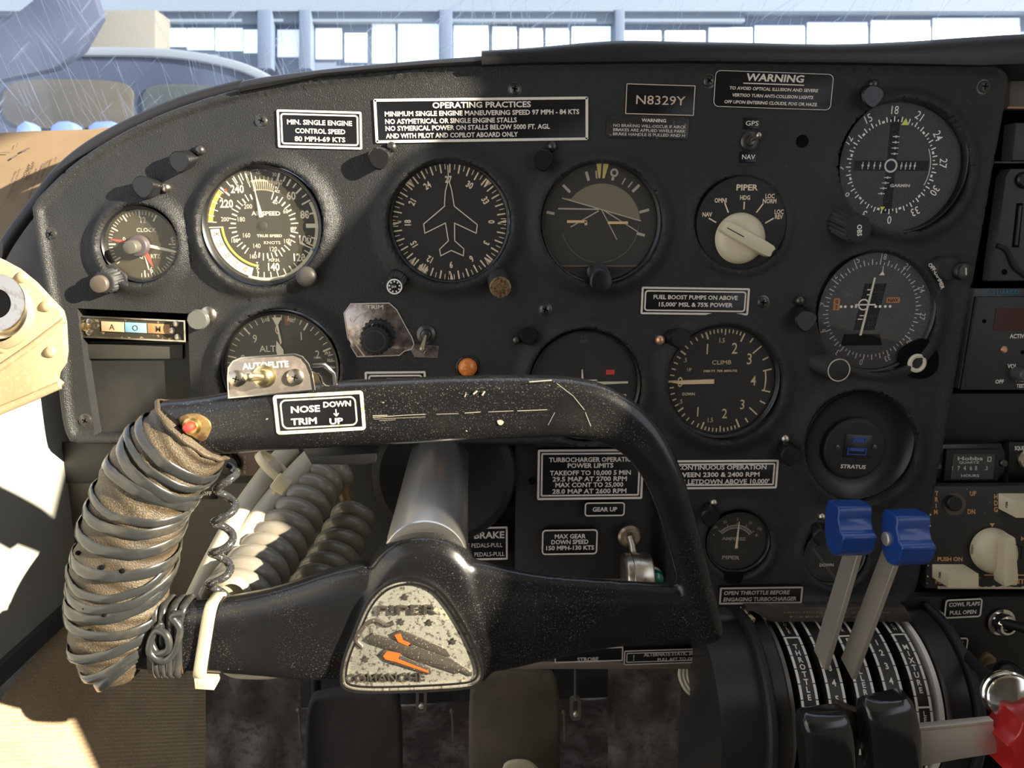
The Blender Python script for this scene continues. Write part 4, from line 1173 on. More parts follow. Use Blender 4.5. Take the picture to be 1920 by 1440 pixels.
# radio recess at left with annunciator strip
fr = Ab(.009, (250, 700))
root = thing('radio_recess', 'empty dark radio recess at the lower left of the panel, dusty blanking plate inside', 'blank panel', fr.O)
c = MB(fr); c.prism([(135, 640), (375, 640), (385, 832), (150, 832)], -20, 0); c.build('blank_plate', mat('dusty_dark_plate', (.017, .017, .0165), .5, spec=.3, bump=('noise', 200, .1, .1), mottle=(20, (.030, .029, .027), .45, .7)), root)
c = MB(fr); c.box(135, 566, 375, 642, -30, -10); c.build('recess_back', M_void, root)
c = MB(fr); c.box(152, 645, 345, 672, -2, 6, 1); c.build('ledge', mat('dusty_ledge', (.035, .033, .028), .5), root)
f2 = Fr(249, 614, .004, 3)
ann = thing('annunciator_strip', 'narrow metal-framed strip of three lights lettered A O M in the radio recess', 'indicator lights', f2.O)
c = MB(f2); c.box(-100, -18, 100, 22, -10, 4, 1.5); c.build('faceplate', mat('dirty_dark_plate', (.05, .043, .03), .4, .4, specks=[(500, .62, (.35, .28, .16), 60)]), ann)
c = MB(f2); c.frame([(-101, -19), (101, -19), (101, 23), (-101, 23)], 3, 3.5, 6); c.build('metal_edge', M_nickel, ann)
for (t, u, w_, m_) in (('A', -35, 21, mat('light_tan_lens', (.50, .33, .20), .3)), ('O', 8, 20, mat('light_blue_lens', (.22, .42, .55), .3)), ('M', 51, 21, mat('light_orange_lens', (.42, .22, .09), .3))):
    c = MB(f2); c.box(u - w_, -10, u + w_, 9, 3, 6, .5); l_ = c.build('lens', m_, ann)
    c = MB(f2); c.text(t, u - 1, 0, 11, 6.4, b=0, sx=.9); c.build('letter', mat('dark_letter', (.05, .04, .03), .6), l_)
for (u, v) in ((-78, -8), (-80, 12), (84, -12), (86, 14), (76, 2)):
    c = MB(f2); c.lathe([(6, 3), (6, 6), (4, 7), (0, 7.2)], (u, v), 16); c.build('screw', M_nickel, ann)
c = MB(f2); c.lathe([(8, 3), (8, 7), (5, 8.5), (0, 8.5)], (-87, 2), 20); c.build('push_button', M_brass, ann)

# post lights (rounded hooded caps with a small round screw beside each)
def post_light(x, y, bx, by, lab, r=20, m=M_black, ball=M_screw, br=9, hh=26, tri=True):
    fr = Fr(bx * .5 + x * .5, by * .5 + y * .5, 0)
    dx, dy = (x - bx) * .5, (y - by) * .5
    root = thing('post_light', lab, 'light', fr.O, 'post lights beside the gauges')
    c = MB(fr)
    if tri: pts = spl([(-r, -r * .35), (-r * .35, -r * .95), (r * .6, -r * .75), (r * 1.02, -r * .1), (r * .45, r * .8), (-r * .1, r * 1.05), (-r * .8, r * .55)], 4, True)
    else: pts = [(r * math.sin(2 * math.pi * i / 24), -r * math.cos(2 * math.pi * i / 24)) for i in range(24)]
    pts = [(p[0] + dx, p[1] + dy) for p in pts]
    base = [(p[0] * .8 - dx * .5 + 0, p[1] * .8 - dy * .5) for p in pts]
    n = len(pts); q = inset(pts, 2.5)
    vs = [(p[0], p[1], -2) for p in base] + [(p[0], p[1], hh - 4) for p in pts] + [(p[0], p[1], hh) for p in q]
    fs = [(k * n + i, k * n + (i + 1) % n, (k + 1) * n + (i + 1) % n, (k + 1) * n + i) for k in range(2) for i in range(n)] + [tuple(2 * n + i for i in range(n))]
    c.add(vs, fs); c.build('hood', m, root, 30)
    c = MB(fr); c.lathe([(br, -2), (br, 6), (br * .8, 9), (br * .4, 11), (0, 11.5)], (-dx, -dy), 20); c.build('mounting_screw', ball, root)
for a in ((345, 305, 377, 282, 'post light highest above the clock, left of the airspeed indicator'),
          (281, 352, 312, 352, 'post light just above the clock with a bright threaded collar', 21, M_black, M_nickel, 9, 30),
          (376, 598, 392, 590, 'cloudy translucent post light beside the strip lettered A O M', 20, mat('cloudy_cap', (.085, .09, .08), .2, coat=.5), M_nickel, 16, 20, False),
          (713, 299, 735, 276, 'post light above the left of the heading indicator'), (1017, 302, 1035, 276, 'post light between the heading and attitude indicators', 20),
          (1625, 184, 1634, 160, 'post light above the upper right course indicator', 20), (991, 627, 968, 637, 'post light at the upper left of the turn coordinator, clear-tipped', 17, M_black, M_screw, 8, 22),
          (1270, 631, 1237, 637, 'post light at the upper left of the CLIMB gauge, with a copper ball screw', 19, M_black, mat('copper', (.75, .42, .28), .3, .7), 9, 22),
          (1502, 598, 1497, 564, 'post light left of the lower right course indicator', 20), (1474, 848, 1469, 821, 'post light between the CLIMB gauge and the charging outlet', 19, M_black, M_nickel, 8),
          (1325, 962, 1336, 940, 'post light at the upper left of the ammeter', 17, M_black, M_nickel, 7), (1532, 998, 1537, 966, 'post light at the upper left of the flap gauge', 17, M_black, M_nickel, 7)):
    post_light(*a)

# GPS/NAV toggle, black disc for a hole
def toggle(name, label, x, y, r, tip, root=None, Y=0, m=M_nickel, bm_=M_screw, cat='switch'):
    fr = Fr(x, y, Y)
    t = thing(name, label, cat, fr.O)
    c = MB(fr); c.lathe([(r, -2), (r, 3), (r * .85, 5), (r * .6, 6), (r * .5, 10), (r * .35, 11), (0, 11)], n=28); c.build('bushing', bm_, t)
    c = MB(fr); c.tube([(0, 0, 8), (tip[0] * .5, tip[1] * .5, 8 + tip[2] * .5), (tip[0], tip[1], 8 + tip[2])], [r * .16, r * .24, r * .34], 12); c.ball((tip[0], tip[1], 8 + tip[2]), r * .36, 12); c.build('lever', m, t)
    return t
toggle('toggle_switch', 'small chrome toggle switch between the GPS and NAV tags', 1405, 265, 17, (7, -7, 18))
fr = Fr(1504, 265, 0); c = MB(fr); c.lathe([(12, -2), (11.5, 1.0), (9, .6), (0, .5)], n=28)  # darkness of an open hole put into the disc's colour
tag(c.build('hole_disc', M_void), 'plain black disc painted as the dark of a round hole, right of the GPS toggle', 'plug')
# amber light
fr = Fr(877, 688, 0); root = thing('warning_light', 'round amber warning light above the yoke bar', 'light', fr.O)
c = MB(fr); c.lathe([(22, -2), (22, 4), (19.5, 6), (18, 4), (18, 0), (0, 0)], n=36); c.build('light_ring', M_black, root)
c = MB(fr); c.lathe([(18, 0), (18, 6), (16, 11), (11, 15), (5, 17), (0, 17.5)], n=32); c.build('lens', M_amber, root)
# aileron trim
fr = Fr(712, 622, 0, 0); root = thing('aileron_trim', 'round fluted black trim knob on a shiny peeling metal plate', 'knob', fr.O)
M_foil = mat('creased_foil', (.42, .36, .33), .28, .85, bump=('noise', 150, .5, .6), mottle=[(60, (.18, .13, .12), .45, .6), (400, (.7, .62, .55), .62, .75)])
c = MB(fr); c.prism([(-66, -36), (-52, -54), (20, -55), (34, -42), (50, -10), (61, 10), (65, 24), (111, 28), (108, 51), (64, 49), (58, 36), (46, 38), (36, 46), (-44, 48), (-60, 20)], -1, 1.6, .5); c.build('foil_plate', M_foil, root)
c = MB(fr); c.frame([(-66, -36), (-52, -54), (20, -55), (34, -42), (50, -10), (61, 10), (65, 24), (60, 34), (46, 38), (36, 46), (-44, 48), (-60, 20)], 1.8, 1.4, 2.4); c.line([(-56, 8), (-30, 46)], 3, 2.2); c.text('TRIM', -7, -47, 8, 2.2, b=1, width=32); c.text('L', -53, -24, 7, 2.2, b=0); c.ring(48, 50, 2.2, (-6, 6), a0=-60, a1=-20, n=8); c.text('F', 84, 38, 7, 2.2); c.build('plate_lettering', mat('silver_ink', (.72, .66, .58), .35, .4), root)
kk = knob(fr, -2, 6, 31, 1, 14, M_blackm, root, 'knob_skirt', flute=True)
knob(fr, -4, 10, 27, 12, 28, M_blackm, root, 'knob', flute=True, lean=(-3, 4))
c = MB(fr); c.ring(18.5, 20, 28.4, (-7, 14)); c.build('knob_ring', M_grey, root)
c = MB(fr); c.lathe([(3, 14), (3, 15.5), (0, 16)], (-10, -14), 12); c.build('index_dot', M_lume2, root)
toggle('toggle_switch', 'brass-tipped toggle switch right of the trim knob, pointing down', 799, 627, 18, (-6, 24, 16), m=mat('old_brass', (.42, .36, .22), .35, .9))

# lower control panel behind the yoke
fr = Ab(.012, (1100, 1040)); root = thing('lower_console', 'flat black sub-panel carrying the gear placards, right of the control shaft', 'panel', fr.O)
c = MB(fr); c.prism([(966, 820), (1262, 820), (1262, 1130), (1345, 1140), (1345, 1246), (940, 1246), (966, 1100)], -18, 0, 1); c.build('panel_plate', M_metalblk, root)
c = MB(fr); c.box(905, 1238, 1342, 1252, -8, 6, 1.5); c.build('metal_edge', mat('bronze_alu', (.34, .28, .23), .4, .8), root)
c = MB(fr); c.box(1000, 1084, 1170, 1088, 0, 3); c.build('bright_strip', mat('bronze_alu', (.3, .25, .2), .4, .8), root)
placard('narrow switch legend strip under the yoke reading STROBE', 1040, 1213, 1168, 1240, 0, [('STROBE', -2, 8, 8, dict(width=40)), ], 'rect', Y=.008, bw=2.4, ink=mat('greyish_ink', (.34, .31, .28), .5))
placard('narrow alternate static source strip under the yoke’s right end', 1170, 1216, 1342, 1243, 0, [('ALTERNATE STATIC SOURCE', 10, -5, 7.5, dict(width=118)), ('PULL AFT TO OPEN', 16, 5, 6, dict(width=80)), ('!', -68, 0, 10, {})], 'double', Y=.008, bw=2, r=2, ink=mat('greyish_ink', (.34, .31, .28), .5))
for (x, y) in ((997, 903),):
    fr = Fr(x, y, .009); c = MB(fr); c.lathe([(6, -4), (6, 1), (4, 2), (0, 2.2)], n=16); c.build('screw', M_void, root)
# landing gear lever: wheel-shaped handle
fr = Fr(1180, 1005, .006); root = thing('gear_lever', 'landing gear lever with a wheel-shaped worn metal handle', 'lever', fr.O)
c = MB(fr); c.lathe([(22, -2), (22, 5), (18, 9), (12, 10), (9, 8), (0, 8)], n=32); c.build('bushing', mat('worn_bronze', (.36, .28, .2), .35, .9), root)
c = MB(fr); c.tube([(0, 0, 6), (2, 12, 20), (2, 30, 34)], 7, 12); c.build('arm', M_nickel, root)
def wheel(fr, u, v, h, r, x0, x1, m, nm, rr, bead=3):
    """disc whose axis runs along u"""
    c = MB(fr); prof = [(x0, r * .45), (x0, r * .7), (x0 + 2, r * .95), (x0 + bead + 2, r), (x1 - bead - 2, r), (x1 - 2, r * .95), (x1, r * .7), (x1, r * .45)]
    n = 40; vs = []; fs = []
    for (x, q) in prof:
        for i in range(n):
            a = 2 * math.pi * i / n; vs.append((u + x, v + q * math.sin(a), h + q * math.cos(a)))
    for k in range(len(prof) - 1):
        for i in range(n): j = (i + 1) % n; fs.append((k * n + i, k * n + j, (k + 1) * n + j, (k + 1) * n + i))
    fs.append(tuple(range(n))); fs.append(tuple(reversed([(len(prof) - 1) * n + i for i in range(n)])))
    c.add(vs, fs); return c.build(nm, m, rr, 50)
wheel(fr, 2, 54, 46, 38, -22, 30, M_nickel, 'wheel_handle', root)
wheel(fr, 2, 54, 46, 40, -10, 6, M_nickel, 'rim_band', root, 1)
fr = Fr(1224, 1076, .006); root = thing('gear_light', 'round green indicator light beside the gear lever', 'light', fr.O)
c = MB(fr); c.lathe([(18, -2), (18, 10), (16, 12), (0, 12)], n=28); c.build('light_base', M_nickel, root)
c = MB(fr); c.lathe([(15, 12), (16, 18), (14, 26), (9, 30), (0, 32)], n=28); c.build('lens', M_green, root)
# shaft surround boss and left lower panels
fr = Ab(.03, (700, 980)); c = MB(fr); c.prism([(560, 812), (968, 812), (968, 1250), (560, 1130)], -10, 0, 1)
tag(c.build('kick_plate', mat('black_lower_panel', (.012, .0115, .011), .6)), 'plain black plate behind the control shaft', 'panel')
fr = Fr(832, 888, .012); root = thing('shaft_boss', 'round padded black boss where the control shaft enters the panel', 'boss', fr.O)
c = MB(fr); c.lathe([(136, -14), (137, 4), (132, 14), (118, 20), (100, 16), (84, 8), (66, 4), (0, 3)], n=64); c.build('boss_cover', M_vinyl, root)
fr = Ab(.024, (320, 1000)); root = thing('transponder_panel', 'dark grey lower left radio panel behind the yoke grip, maroon legend above an OFF tag', 'panel', fr.O)
c = MB(fr); c.prism([(118, 848), (600, 848), (600, 1122), (118, 1122)], -14, 0, 1); c.build('lower_plate', mat('warm_grey_plate', (.085, .078, .066), .5, bump=('noise', 200, .1, .1)), root)
c = MB(fr); c.box(118, 828, 600, 905, 0, 4, 1); c.build('upper_plate', mat('dark_plate', (.03, .029, .027), .5), root)
c = MB(fr); c.box(448, 846, 560, 890, 4, 6, .5); mp_ = c.build('legend_plate', mat('maroon_plate', (.13, .075, .06), .5), root)
c = MB(fr); c.text('MODE', 490, 850, 6.5, 6.6, b=1); c.text('X', 461, 856, 6, 6.6); c.text('P', 461, 865, 6, 6.6); c.text('D', 461, 874, 6, 6.6); c.text('R', 461, 883, 6, 6.6); c.build('lettering', mat('dusty_ink', (.42, .36, .3), .6), mp_)
c = MB(fr); c.box(372, 905, 408, 935, 0, 3, .5); ot = c.build('off_tag', M_black, root)
c = MB(fr); c.text('OFF', 389, 924, 7, 3.6, b=1, sx=1); c.build('off_lettering', M_inkw, ot)
c = MB(fr); c.lathe([(20, 4), (20, 16), (17, 20), (0, 21)], (434, 868), 28); c.build('radio_knob', M_black, root)
# ------------------------------------------------------------------ control yoke
YY = -.155
fa = Ab(YY, (780, 1150))
yoke = thing('control_yoke', 'dusty black control yoke with a chrome hub badge and leather-bound left grip', 'yoke', fa.O)
c = MB(fa)
tb = spl([(300, 802, 0, 50, 34), (380, 798, 0, 53, 36), (480, 786, 0, 58, 37), (600, 777, 0, 60, 37), (720, 771, 0, 60, 37), (850, 765, 0, 59, 36), (1000, 761, 0, 57, 36), (1090, 765, 0, 54, 36), (1150, 785, 0, 49, 35), (1200, 822, 0, 43, 34), (1237, 880, 0, 36, 33), (1264, 950, 0, 32, 31), (1287, 1030, 0, 30, 30), (1306, 1105, 0, 29, 29), (1320, 1165, 0, 30, 29), (1326, 1188, 0, 27, 26), (1329, 1203, 0, 12, 12)], 5)
c.sweep([p[:3] for p in tb], [p[3] for p in tb], [p[4] for p in tb], 28, 3.6)
ra = spl([(860, 1150, 0, 105, 34), (930, 1158, 0, 98, 30), (1010, 1157, 0, 82, 26), (1100, 1152, 0, 68, 23), (1200, 1148, 0, 57, 21), (1280, 1146, 0, 50, 21), (1318, 1150, 0, 42, 24)], 5)
c.sweep([p[:3] for p in ra], [p[3] for p in ra], [p[4] for p in ra], 28, 3.0)
la = spl([(225, 1195, 0, 50, 30), (300, 1192, 0, 58, 30), (380, 1190, 0, 62, 30), (480, 1186, 0, 74, 30), (560, 1180, 0, 88, 31), (640, 1168, 0, 102, 33), (700, 1160, 0, 108, 34)], 5)
c.sweep([p[:3] for p in la], [p[3] for p in la], [p[4] for p in la], 28, 4.5)
gp = spl([(352, 806, 0, 40), (318, 850, 0, 45), (282, 900, 0, 48), (258, 960, 0, 50), (238, 1030, 0, 50), (224, 1110, 0, 50), (218, 1170, 0, 48), (230, 1215, 0, 40)], 5)
c.sweep([p[:3] for p in gp], [p[3] for p in gp], 36, 16)
hub = spl([(655, 1272), (640, 1240), (652, 1180), (672, 1120), (690, 1068), (718, 1030), (750, 1010), (797, 1002), (846, 1012), (882, 1046), (905, 1100), (925, 1170), (935, 1225), (915, 1262), (880, 1278), (780, 1282), (700, 1281)], 4, True)
c.prism(hub, -60, 30, 14)
hub2 = inset(hub, 14)
c.prism(hub2, 0, 38, 8)
ym = c.build('yoke_frame', M_rock, yoke, ang=0)
rm = ym.modifiers.new('r', 'REMESH'); rm.mode = 'VOXEL'; rm.voxel_size = .0013; rm.use_smooth_shade = True
sm = ym.modifiers.new('s', 'SMOOTH'); sm.factor = .6; sm.iterations = 9
# badge
bh = 36
outl = spl([(652, 1268), (644, 1246), (650, 1210), (668, 1165), (692, 1112), (722, 1080), (758, 1067), (792, 1069), (824, 1085), (852, 1118), (880, 1166), (900, 1212), (906, 1243), (894, 1262), (862, 1270), (770, 1275), (690, 1276)], 4, True)
M_pit = mat('pitted_chrome', (.36, .35, .30), .34, .5, bump=('noise', 500, .5, .2), mottle=[(90, (.50, .47, .33), .59, .63), (420, (.12, .11, .09), .53, .62)], specks=[(1500, .60, (.55, .52, .38), 0)])
c = MB(fa); c.prism(outl, bh - 6, bh + 3, 2); badge = c.build('hub_badge', M_pit, yoke, 30)
c = MB(fa); c.frame(outl, 5, bh + 2, bh + 8); c.frame(inset(outl, 9), 4, bh + 2, bh + 6); c.build('badge_rim', M_chrome, badge, 40)
Z = lambda pts: [(630 + x / 5.54, 1040 + y / 5.54) for x, y in pts]
M_emb = mat('dull_embossed_metal', (.06, .052, .043), .45, .3, specks=[(1600, .66, (.4, .35, .25), 0)])
c = MB(fa)
for pg in ([(595, 710), (690, 672), (745, 690), (1150, 860), (1195, 935), (1165, 945), (820, 815), (780, 835), (650, 795)],
           [(375, 725), (410, 705), (640, 780), (820, 820), (1200, 960), (1420, 1105), (1405, 1140), (1290, 1085), (1270, 1115), (720, 930), (640, 885), (400, 810), (330, 770)],
           [(480, 920), (530, 870), (690, 895), (720, 935), (990, 1060), (1005, 1100), (985, 1122), (545, 985)]): c.prism(Z(pg), bh + 2, bh + 7, .8)
c.text('PIPER', 630 + 752 / 5.54, 1040 + 468 / 5.54, 19, bh + 8, -1, width=114, b=0, dep=6)
c.text('COMANCHE', 630 + 535 / 5.54, 1040 + 1152 / 5.54, 16, bh + 8, -1, width=146, b=0, dep=6)
for (x, y) in ((740, 340), (700, 590), (985, 600), (1225, 790), (340, 970)):
    q = Z([(x, y)])[0]; st = [(q[0] + (6.5 if i % 2 == 0 else 3.2) * math.sin(i * math.pi / 5), q[1] - (6.5 if i % 2 == 0 else 3.2) * math.cos(i * math.pi / 5)) for i in range(10)]
    c.prism(st, bh + 2, bh + 6)
tp = Z(spl([(300, 850), (235, 775), (280, 690), (350, 610), (440, 580), (510, 610), (560, 625), (620, 600)], 4)); c.tube([(a, b, bh + 3) for a, b in tp], 4.5, 8)
c.build('embossed_emblem', M_emb, badge, 35)
c = MB(fa); c.prism(Z([(630, 715), (690, 700), (715, 770), (790, 803), (765, 826), (668, 785)]), bh + 6.5, bh + 8); c.prism(Z([(515, 930), (552, 880), (690, 905), (665, 960), (965, 1080), (975, 1100), (640, 985), (540, 962)]), bh + 6.5, bh + 8); c.build('orange_inlay', M_orange, badge)
# sticker on the top bar
fs_ = Fr(607, 765, YY, -2.5, iso=False)
c = MB(fs_); c.prism(rrect(-82, -36, 82, 36, 6), 35, 38.4, .6); st = c.build('trim_label', M_plac, yoke)
c = MB(fs_); c.frame(rrect(-82, -36, 82, 36, 6), 6, 38, 39.4); c.frame(rrect(-71, -27, 68, 27, 11), 2.8, 38.2, 39); c.build('label_border', M_zip if False else mat('scuffed_silver_ink', (.62, .62, .52), .5, mottle=(350, (.35, .33, .25), .5, .65)), st)
c = MB(fs_); c.text('NOSE', -26, -8, 13, 39, width=54, sh=.05); c.text('DOWN', 33, -14, 11, 39, width=52, sh=.05); c.text('TRIM', -30, 14, 13, 39, width=48, sh=.05); c.text('UP', 28, 17, 12, 39, width=25, sh=.05); c.line([(30, -4), (30, 7)], 2, 39); c.line([(26, 3), (30, 8), (34, 3)], 1.8, 39); c.build('label_lettering', M_inkw, st)
# scratches and chips on the bar
c = MB(fa)
for pts, wd in (([(704, 774), (760, 770), (800, 768)], 1.1), ([(820, 768), (860, 767)], .8), ([(872, 766), (900, 764)], 1.2), ([(915, 764), (960, 762)], .9), ([(968, 762), (1022, 760)], 1.1), ([(706, 777), (800, 773)], .6), ([(704, 771), (730, 770)], 1.4), ([(716, 780), (745, 778)], .6), ([(990, 709), (1030, 706)], 2), ([(1040, 712), (1070, 735), (1090, 760)], .9), ([(1092, 765), (1102, 790)], .9), ([(1024, 788), (1036, 765)], .6), ([(888, 731), (894, 726)], 3), ([(904, 733), (908, 727)], 3), ([(874, 731), (872, 736)], 2)):
    c.line(pts, wd, 37.3)
c.prism(spl([(931, 780), (938, 779), (943, 783), (938, 788), (933, 786)], 3, True), 36, 37.6)
c.build('scratches', mat('bare_metal_scratch', (.55, .50, .40), .45, .5), yoke)
# red push button on a brass flange
fb = Fr(374, 786, YY); c = MB(fb)
c.prism(spl([(-22, -14), (8, -20), (30, -8), (34, 10), (18, 34), (-2, 24), (-18, 8)], 4, True), 30, 40, 3); fl = c.build('button_flange', mat('corroded_brass', (.45, .31, .13), .45, .8, bump=('noise', 400, .6, .4), mottle=(200, (.22, .13, .07), .45, .6)), yoke)
c = MB(fb); c.lathe([(17, 38), (17, 43), (13, 45), (12, 48), (0, 48)], (0, 4), 24); c.build('button_nut', M_brass, fl)
c = MB(fb); c.lathe([(8.5, 46), (9, 60), (7.5, 64), (4, 66), (0, 66.5)], (-1, 2), 24); c.build('push_button', mat('red_button', (.55, .04, .03), .4), fl)
# under-bar switch housing
c = MB(Ab(YY + .012, (640, 850))); c.prism([(570, 828), (712, 826), (708, 858), (690, 864), (590, 862)], -30, 30, 3); c.build('switch_housing', M_black, yoke)

# leather wrapped grip
gpath = [(364, 805, 0, 79, 60), (336, 838, 0, 85, 68), (294, 884, 0, 90, 72), (264, 945, 0, 90, 73), (242, 1010, 0, 91, 73), (228, 1075, 0, 91, 73), (219, 1135, 0, 88, 70), (217, 1185, 0, 83, 66), (224, 1225, 0, 73, 58), (238, 1252, 0, 50, 42), (250, 1268, 0, 16, 14)]
GP = spl(gpath, 14)
c = MB(fa)
def gripsurf(t, a, off=0):
    """t in samples 0..len-1, a = angle round"""
    i = min(int(t), len(GP) - 2); f = t - i
    p = [GP[i][k] * (1 - f) + GP[i + 1][k] * f for k in range(5)]
    q = GP[min(i + 2, len(GP) - 1)]; o = GP[max(i - 1, 0)]
    tx, ty = q[0] - o[0], q[1] - o[1]; L = math.hypot(tx, ty); tx /= L; ty /= L
    sx, sy = -ty, tx
    ca, sa = math.cos(a), math.sin(a)
    r = 1 + .022 * math.sin(t * .9 + 3 * math.sin(a * 2)) + .018 * math.sin(t * .37 + a * 3)
    W_, H_ = p[3] * r + off, p[4] * r + off
    return (p[0] + sx * W_ * ca, p[1] + sy * W_ * ca, H_ * sa)
n = 64; m = len(GP); vs = []
for i in range(m):
    for j in range(n):
        a = 2 * math.pi * j / n
        bump = 1.2 * math.sin(i * .5 + 2.0 * math.sin(a + i * .1))
        vs.append(gripsurf(min(i, m - 1.001), a, bump))
fs = [(i * n + j, i * n + (j + 1) % n, (i + 1) * n + (j + 1) % n, (i + 1) * n + j) for i in range(m - 1) for j in range(n)] + [tuple(range(n)), tuple((m - 1) * n + j for j in range(n))]
c.add(vs, fs)
grip = c.build('leather_wrap', M_leather, yoke, ang=70)
# torn lip at the upper end
c = MB(fa)
lip = [gripsurf(0.2, 2 * math.pi * k / 40, 2 + 2 * math.sin(k * 1.9)) for k in range(40)]
c.tube(lip, 5, 8, closed=True); c.build('leather_edge', M_leather, grip)
# lacing: flattened thong wound round the grip
def lace(tf, a0, a1, name='lacing', wd=9.5, th=2.8, off=1.4):
    path = []; ups = []
    N = max(8, int(abs(a1 - a0) / (math.pi / 16)))
    for k in range(N + 1):
        a = a0 + (a1 - a0) * k / N
        t = tf(a, k / N); t = max(.3, min(len(GP) - 1.2, t))
        p = gripsurf(t, a, off); q = gripsurf(t, a, off + 5)
        path.append(p); ups.append((q[0] - p[0], q[1] - p[1], q[2] - p[2]))
    c = MB(fa); c.sweep(path, wd, th, 10, 2.4, ups); return c.build(name, M_lace, grip, 60)
pi = math.pi
# visible side is a in (0, pi); a=0 on the left of the path direction (image left), a=pi right
def seg(t0, t1, wob=0, wd=9.5, off=3.5):
    """a band crossing the visible face from left edge position t0 to right edge position t1, carried a little round the back"""
    def tf(a, f):
        g = (a) / pi
        return t0 + (t1 - t0) * g + wob * math.sin(a)
    return lace(tf, -1.2, pi + 1.2, wd=wd, off=off)
for (t0, t1, wb, wd) in ((16, 13, 1.5, 9.5), (24, 27, 1, 9.5), (22, 15, 3, 6.5), (32, 31, -1, 9.5), (41, 35, 4, 7), (46, 40, 4, 9), (53, 47, 5, 9.5), (64, 58, 3, 10),
                         (69, 59, 9, 7), (76, 65, 7, 8), (80, 69, 7, 10), (84, 84, 6, 8), (100, 88, 8, 8), (112, 100, 8, 7), (124, 105, 5, 9)):
    seg(t0, t1, wb, wd + 1)
# perforations
for (x, y) in ((257, 794), (266, 817), (277, 842), (192, 1066), (229, 1073), (161, 1140), (190, 1153), (146, 1163), (170, 1183), (146, 1036)):
    # the hole sits h px nearer than the yoke plane, so aim for the point that projects onto (x, y)
    best = None
    tgt = Vector((x, y))
    for t_ in range(0, 125):
        for a_ in range(1, 32):
            q = gripsurf(t_, pi * a_ / 32, 0)
            k_ = (YY - CAM.y) / (YY - q[2] * fa.k - CAM.y)
            s_ = Vector((880 + (q[0] - 880) * k_, 450 + (q[1] - 450) * k_))
            d_ = (s_ - tgt).length
            if best is None or d_ < best[0]: best = (d_, q)
    q = best[1]
    c = MB(fa)
    c.ball((q[0], q[1], q[2] + 3), 5.5, 10, (1, .85, .45)); c.build('lace_hole', M_void, grip)
# knotted lacing on the left arm beside the grip
M_l2 = M_lace
for k, (x, ti, w_) in enumerate(((304, 4, 7), (317, 2, 7), (332, -3, 8), (346, -6, 8))):
    path = []; ups = []
    for q in range(41):
        a = 2 * pi * q / 40
        cv, sv = math.cos(a), math.sin(a)
        vv = math.copysign(abs(cv) ** .5, cv) * 66; hh = math.copysign(abs(sv) ** .5, sv) * 35
        path.append((x + ti * cv, 1192 + vv, hh)); ups.append((0, vv / 66, hh / 35))
    c = MB(fa); c.sweep(path[:-1], w_, 5, 8, 2.4, ups[:-1], closed=True); c.build('knot_lacing', M_lace, yoke, 60)
c = MB(fa)
kn = spl([(318, 1150, 38), (300, 1175, 42), (312, 1200, 46), (334, 1192, 48), (330, 1168, 46), (308, 1162, 44), (300, 1195, 50), (322, 1214, 48), (342, 1200, 44), (352, 1160, 40), (336, 1138, 38), (356, 1132, 37)], 6)
c.tube(kn, 7, 8); c.build('knot', M_lace, yoke, 60)
c = MB(fa); c.sweep([(288, 1192, 0), (300, 1192, 0), (352, 1192, 0)], [62, 63, 63], [32, 33, 33], 28, 4.5); c.build('leather_cuff', M_leather, yoke, 60)
# nylon tie round the left arm
root = thing('cable_tie', 'white nylon cable tie round the left arm of the yoke, beside the grip knot', 'cable tie', fa.w(395, 1190, 34))
path = []; ups = []
for q in range(60):
    a = 2 * pi * q / 60; cv, sv = math.cos(a), math.sin(a)
    vv = math.copysign(abs(cv) ** .42, cv) * 70; hh = math.copysign(abs(sv) ** .42, sv) * 34
    path.append((394 - vv * .16, 1190 + vv, hh)); ups.append((0, cv, sv))
c = MB(fa); c.sweep(path, 12, 2.2, 8, 5, ups, closed=True); c.build('strap', M_zip, root, 60)
c = MB(fa); c.prism([(372, 1256), (414, 1258), (409, 1280), (374, 1278)], -8, 28, 4); c.build('tie_head', M_zip, root)

# control shaft
y0, y1 = .03, YY + .004
fx = P(822, 872, 0.0); r_s = 56 * (P(885, 872, 0) - P(884, 872, 0)).length
c = MB(Wd((fx.x, -.07, fx.z))); n = 64; vs = []
prof = [(r_s, y0), (r_s, y1), (r_s * .97, y1 - .001), (0, y1 - .001)]
for (r, y) in prof:
    for i in range(n):
        a = 2 * pi * i / n; vs.append((fx.x + r * math.cos(a), y, fx.z + r * math.sin(a)))
c.add(vs, [(k * n + i, k * n + (i + 1) % n, (k + 1) * n + (i + 1) % n, (k + 1) * n + i) for k in range(3) for i in range(n)])
tag(c.build('control_shaft', M_shaft, ang=40), 'thick polished metal control shaft running from the panel boss to the yoke hub', 'shaft')

# ------------------------------------------------------------------ cords behind the yoke
def coil(path, radii, turns, rt, n_per=26, squash=1.0, ph=0):
    """helix (world points) around a world path"""
    Pp = [Vector(p) for p in path]
    L = [0]
    for i in range(1, len(Pp)): L.append(L[-1] + (Pp[i] - Pp[i - 1]).length)
    tot = L[-1]; out = []
    N = int(turns * n_per); nv = (Pp[1] - Pp[0]).normalized().orthogonal().normalized()
    for k in range(N + 1):
        s = tot * k / N; i = 0
        while i < len(L) - 2 and L[i + 1] < s: i += 1
        f = (s - L[i]) / max(L[i + 1] - L[i], 1e-9)
        p = Pp[i].lerp(Pp[i + 1], f); t = (Pp[min(i + 2, len(Pp) - 1)] - Pp[max(i - 1, 0)]).normalized()
        nv = (nv - t * nv.dot(t)).normalized(); b = t.cross(nv)
        R = radii[i] * (1 - f) + radii[i + 1] * f
        a = 2 * pi * k / n_per + ph
        out.append(p + nv * (R * math.cos(a)) + b * (R * math.sin(a)))
    return out
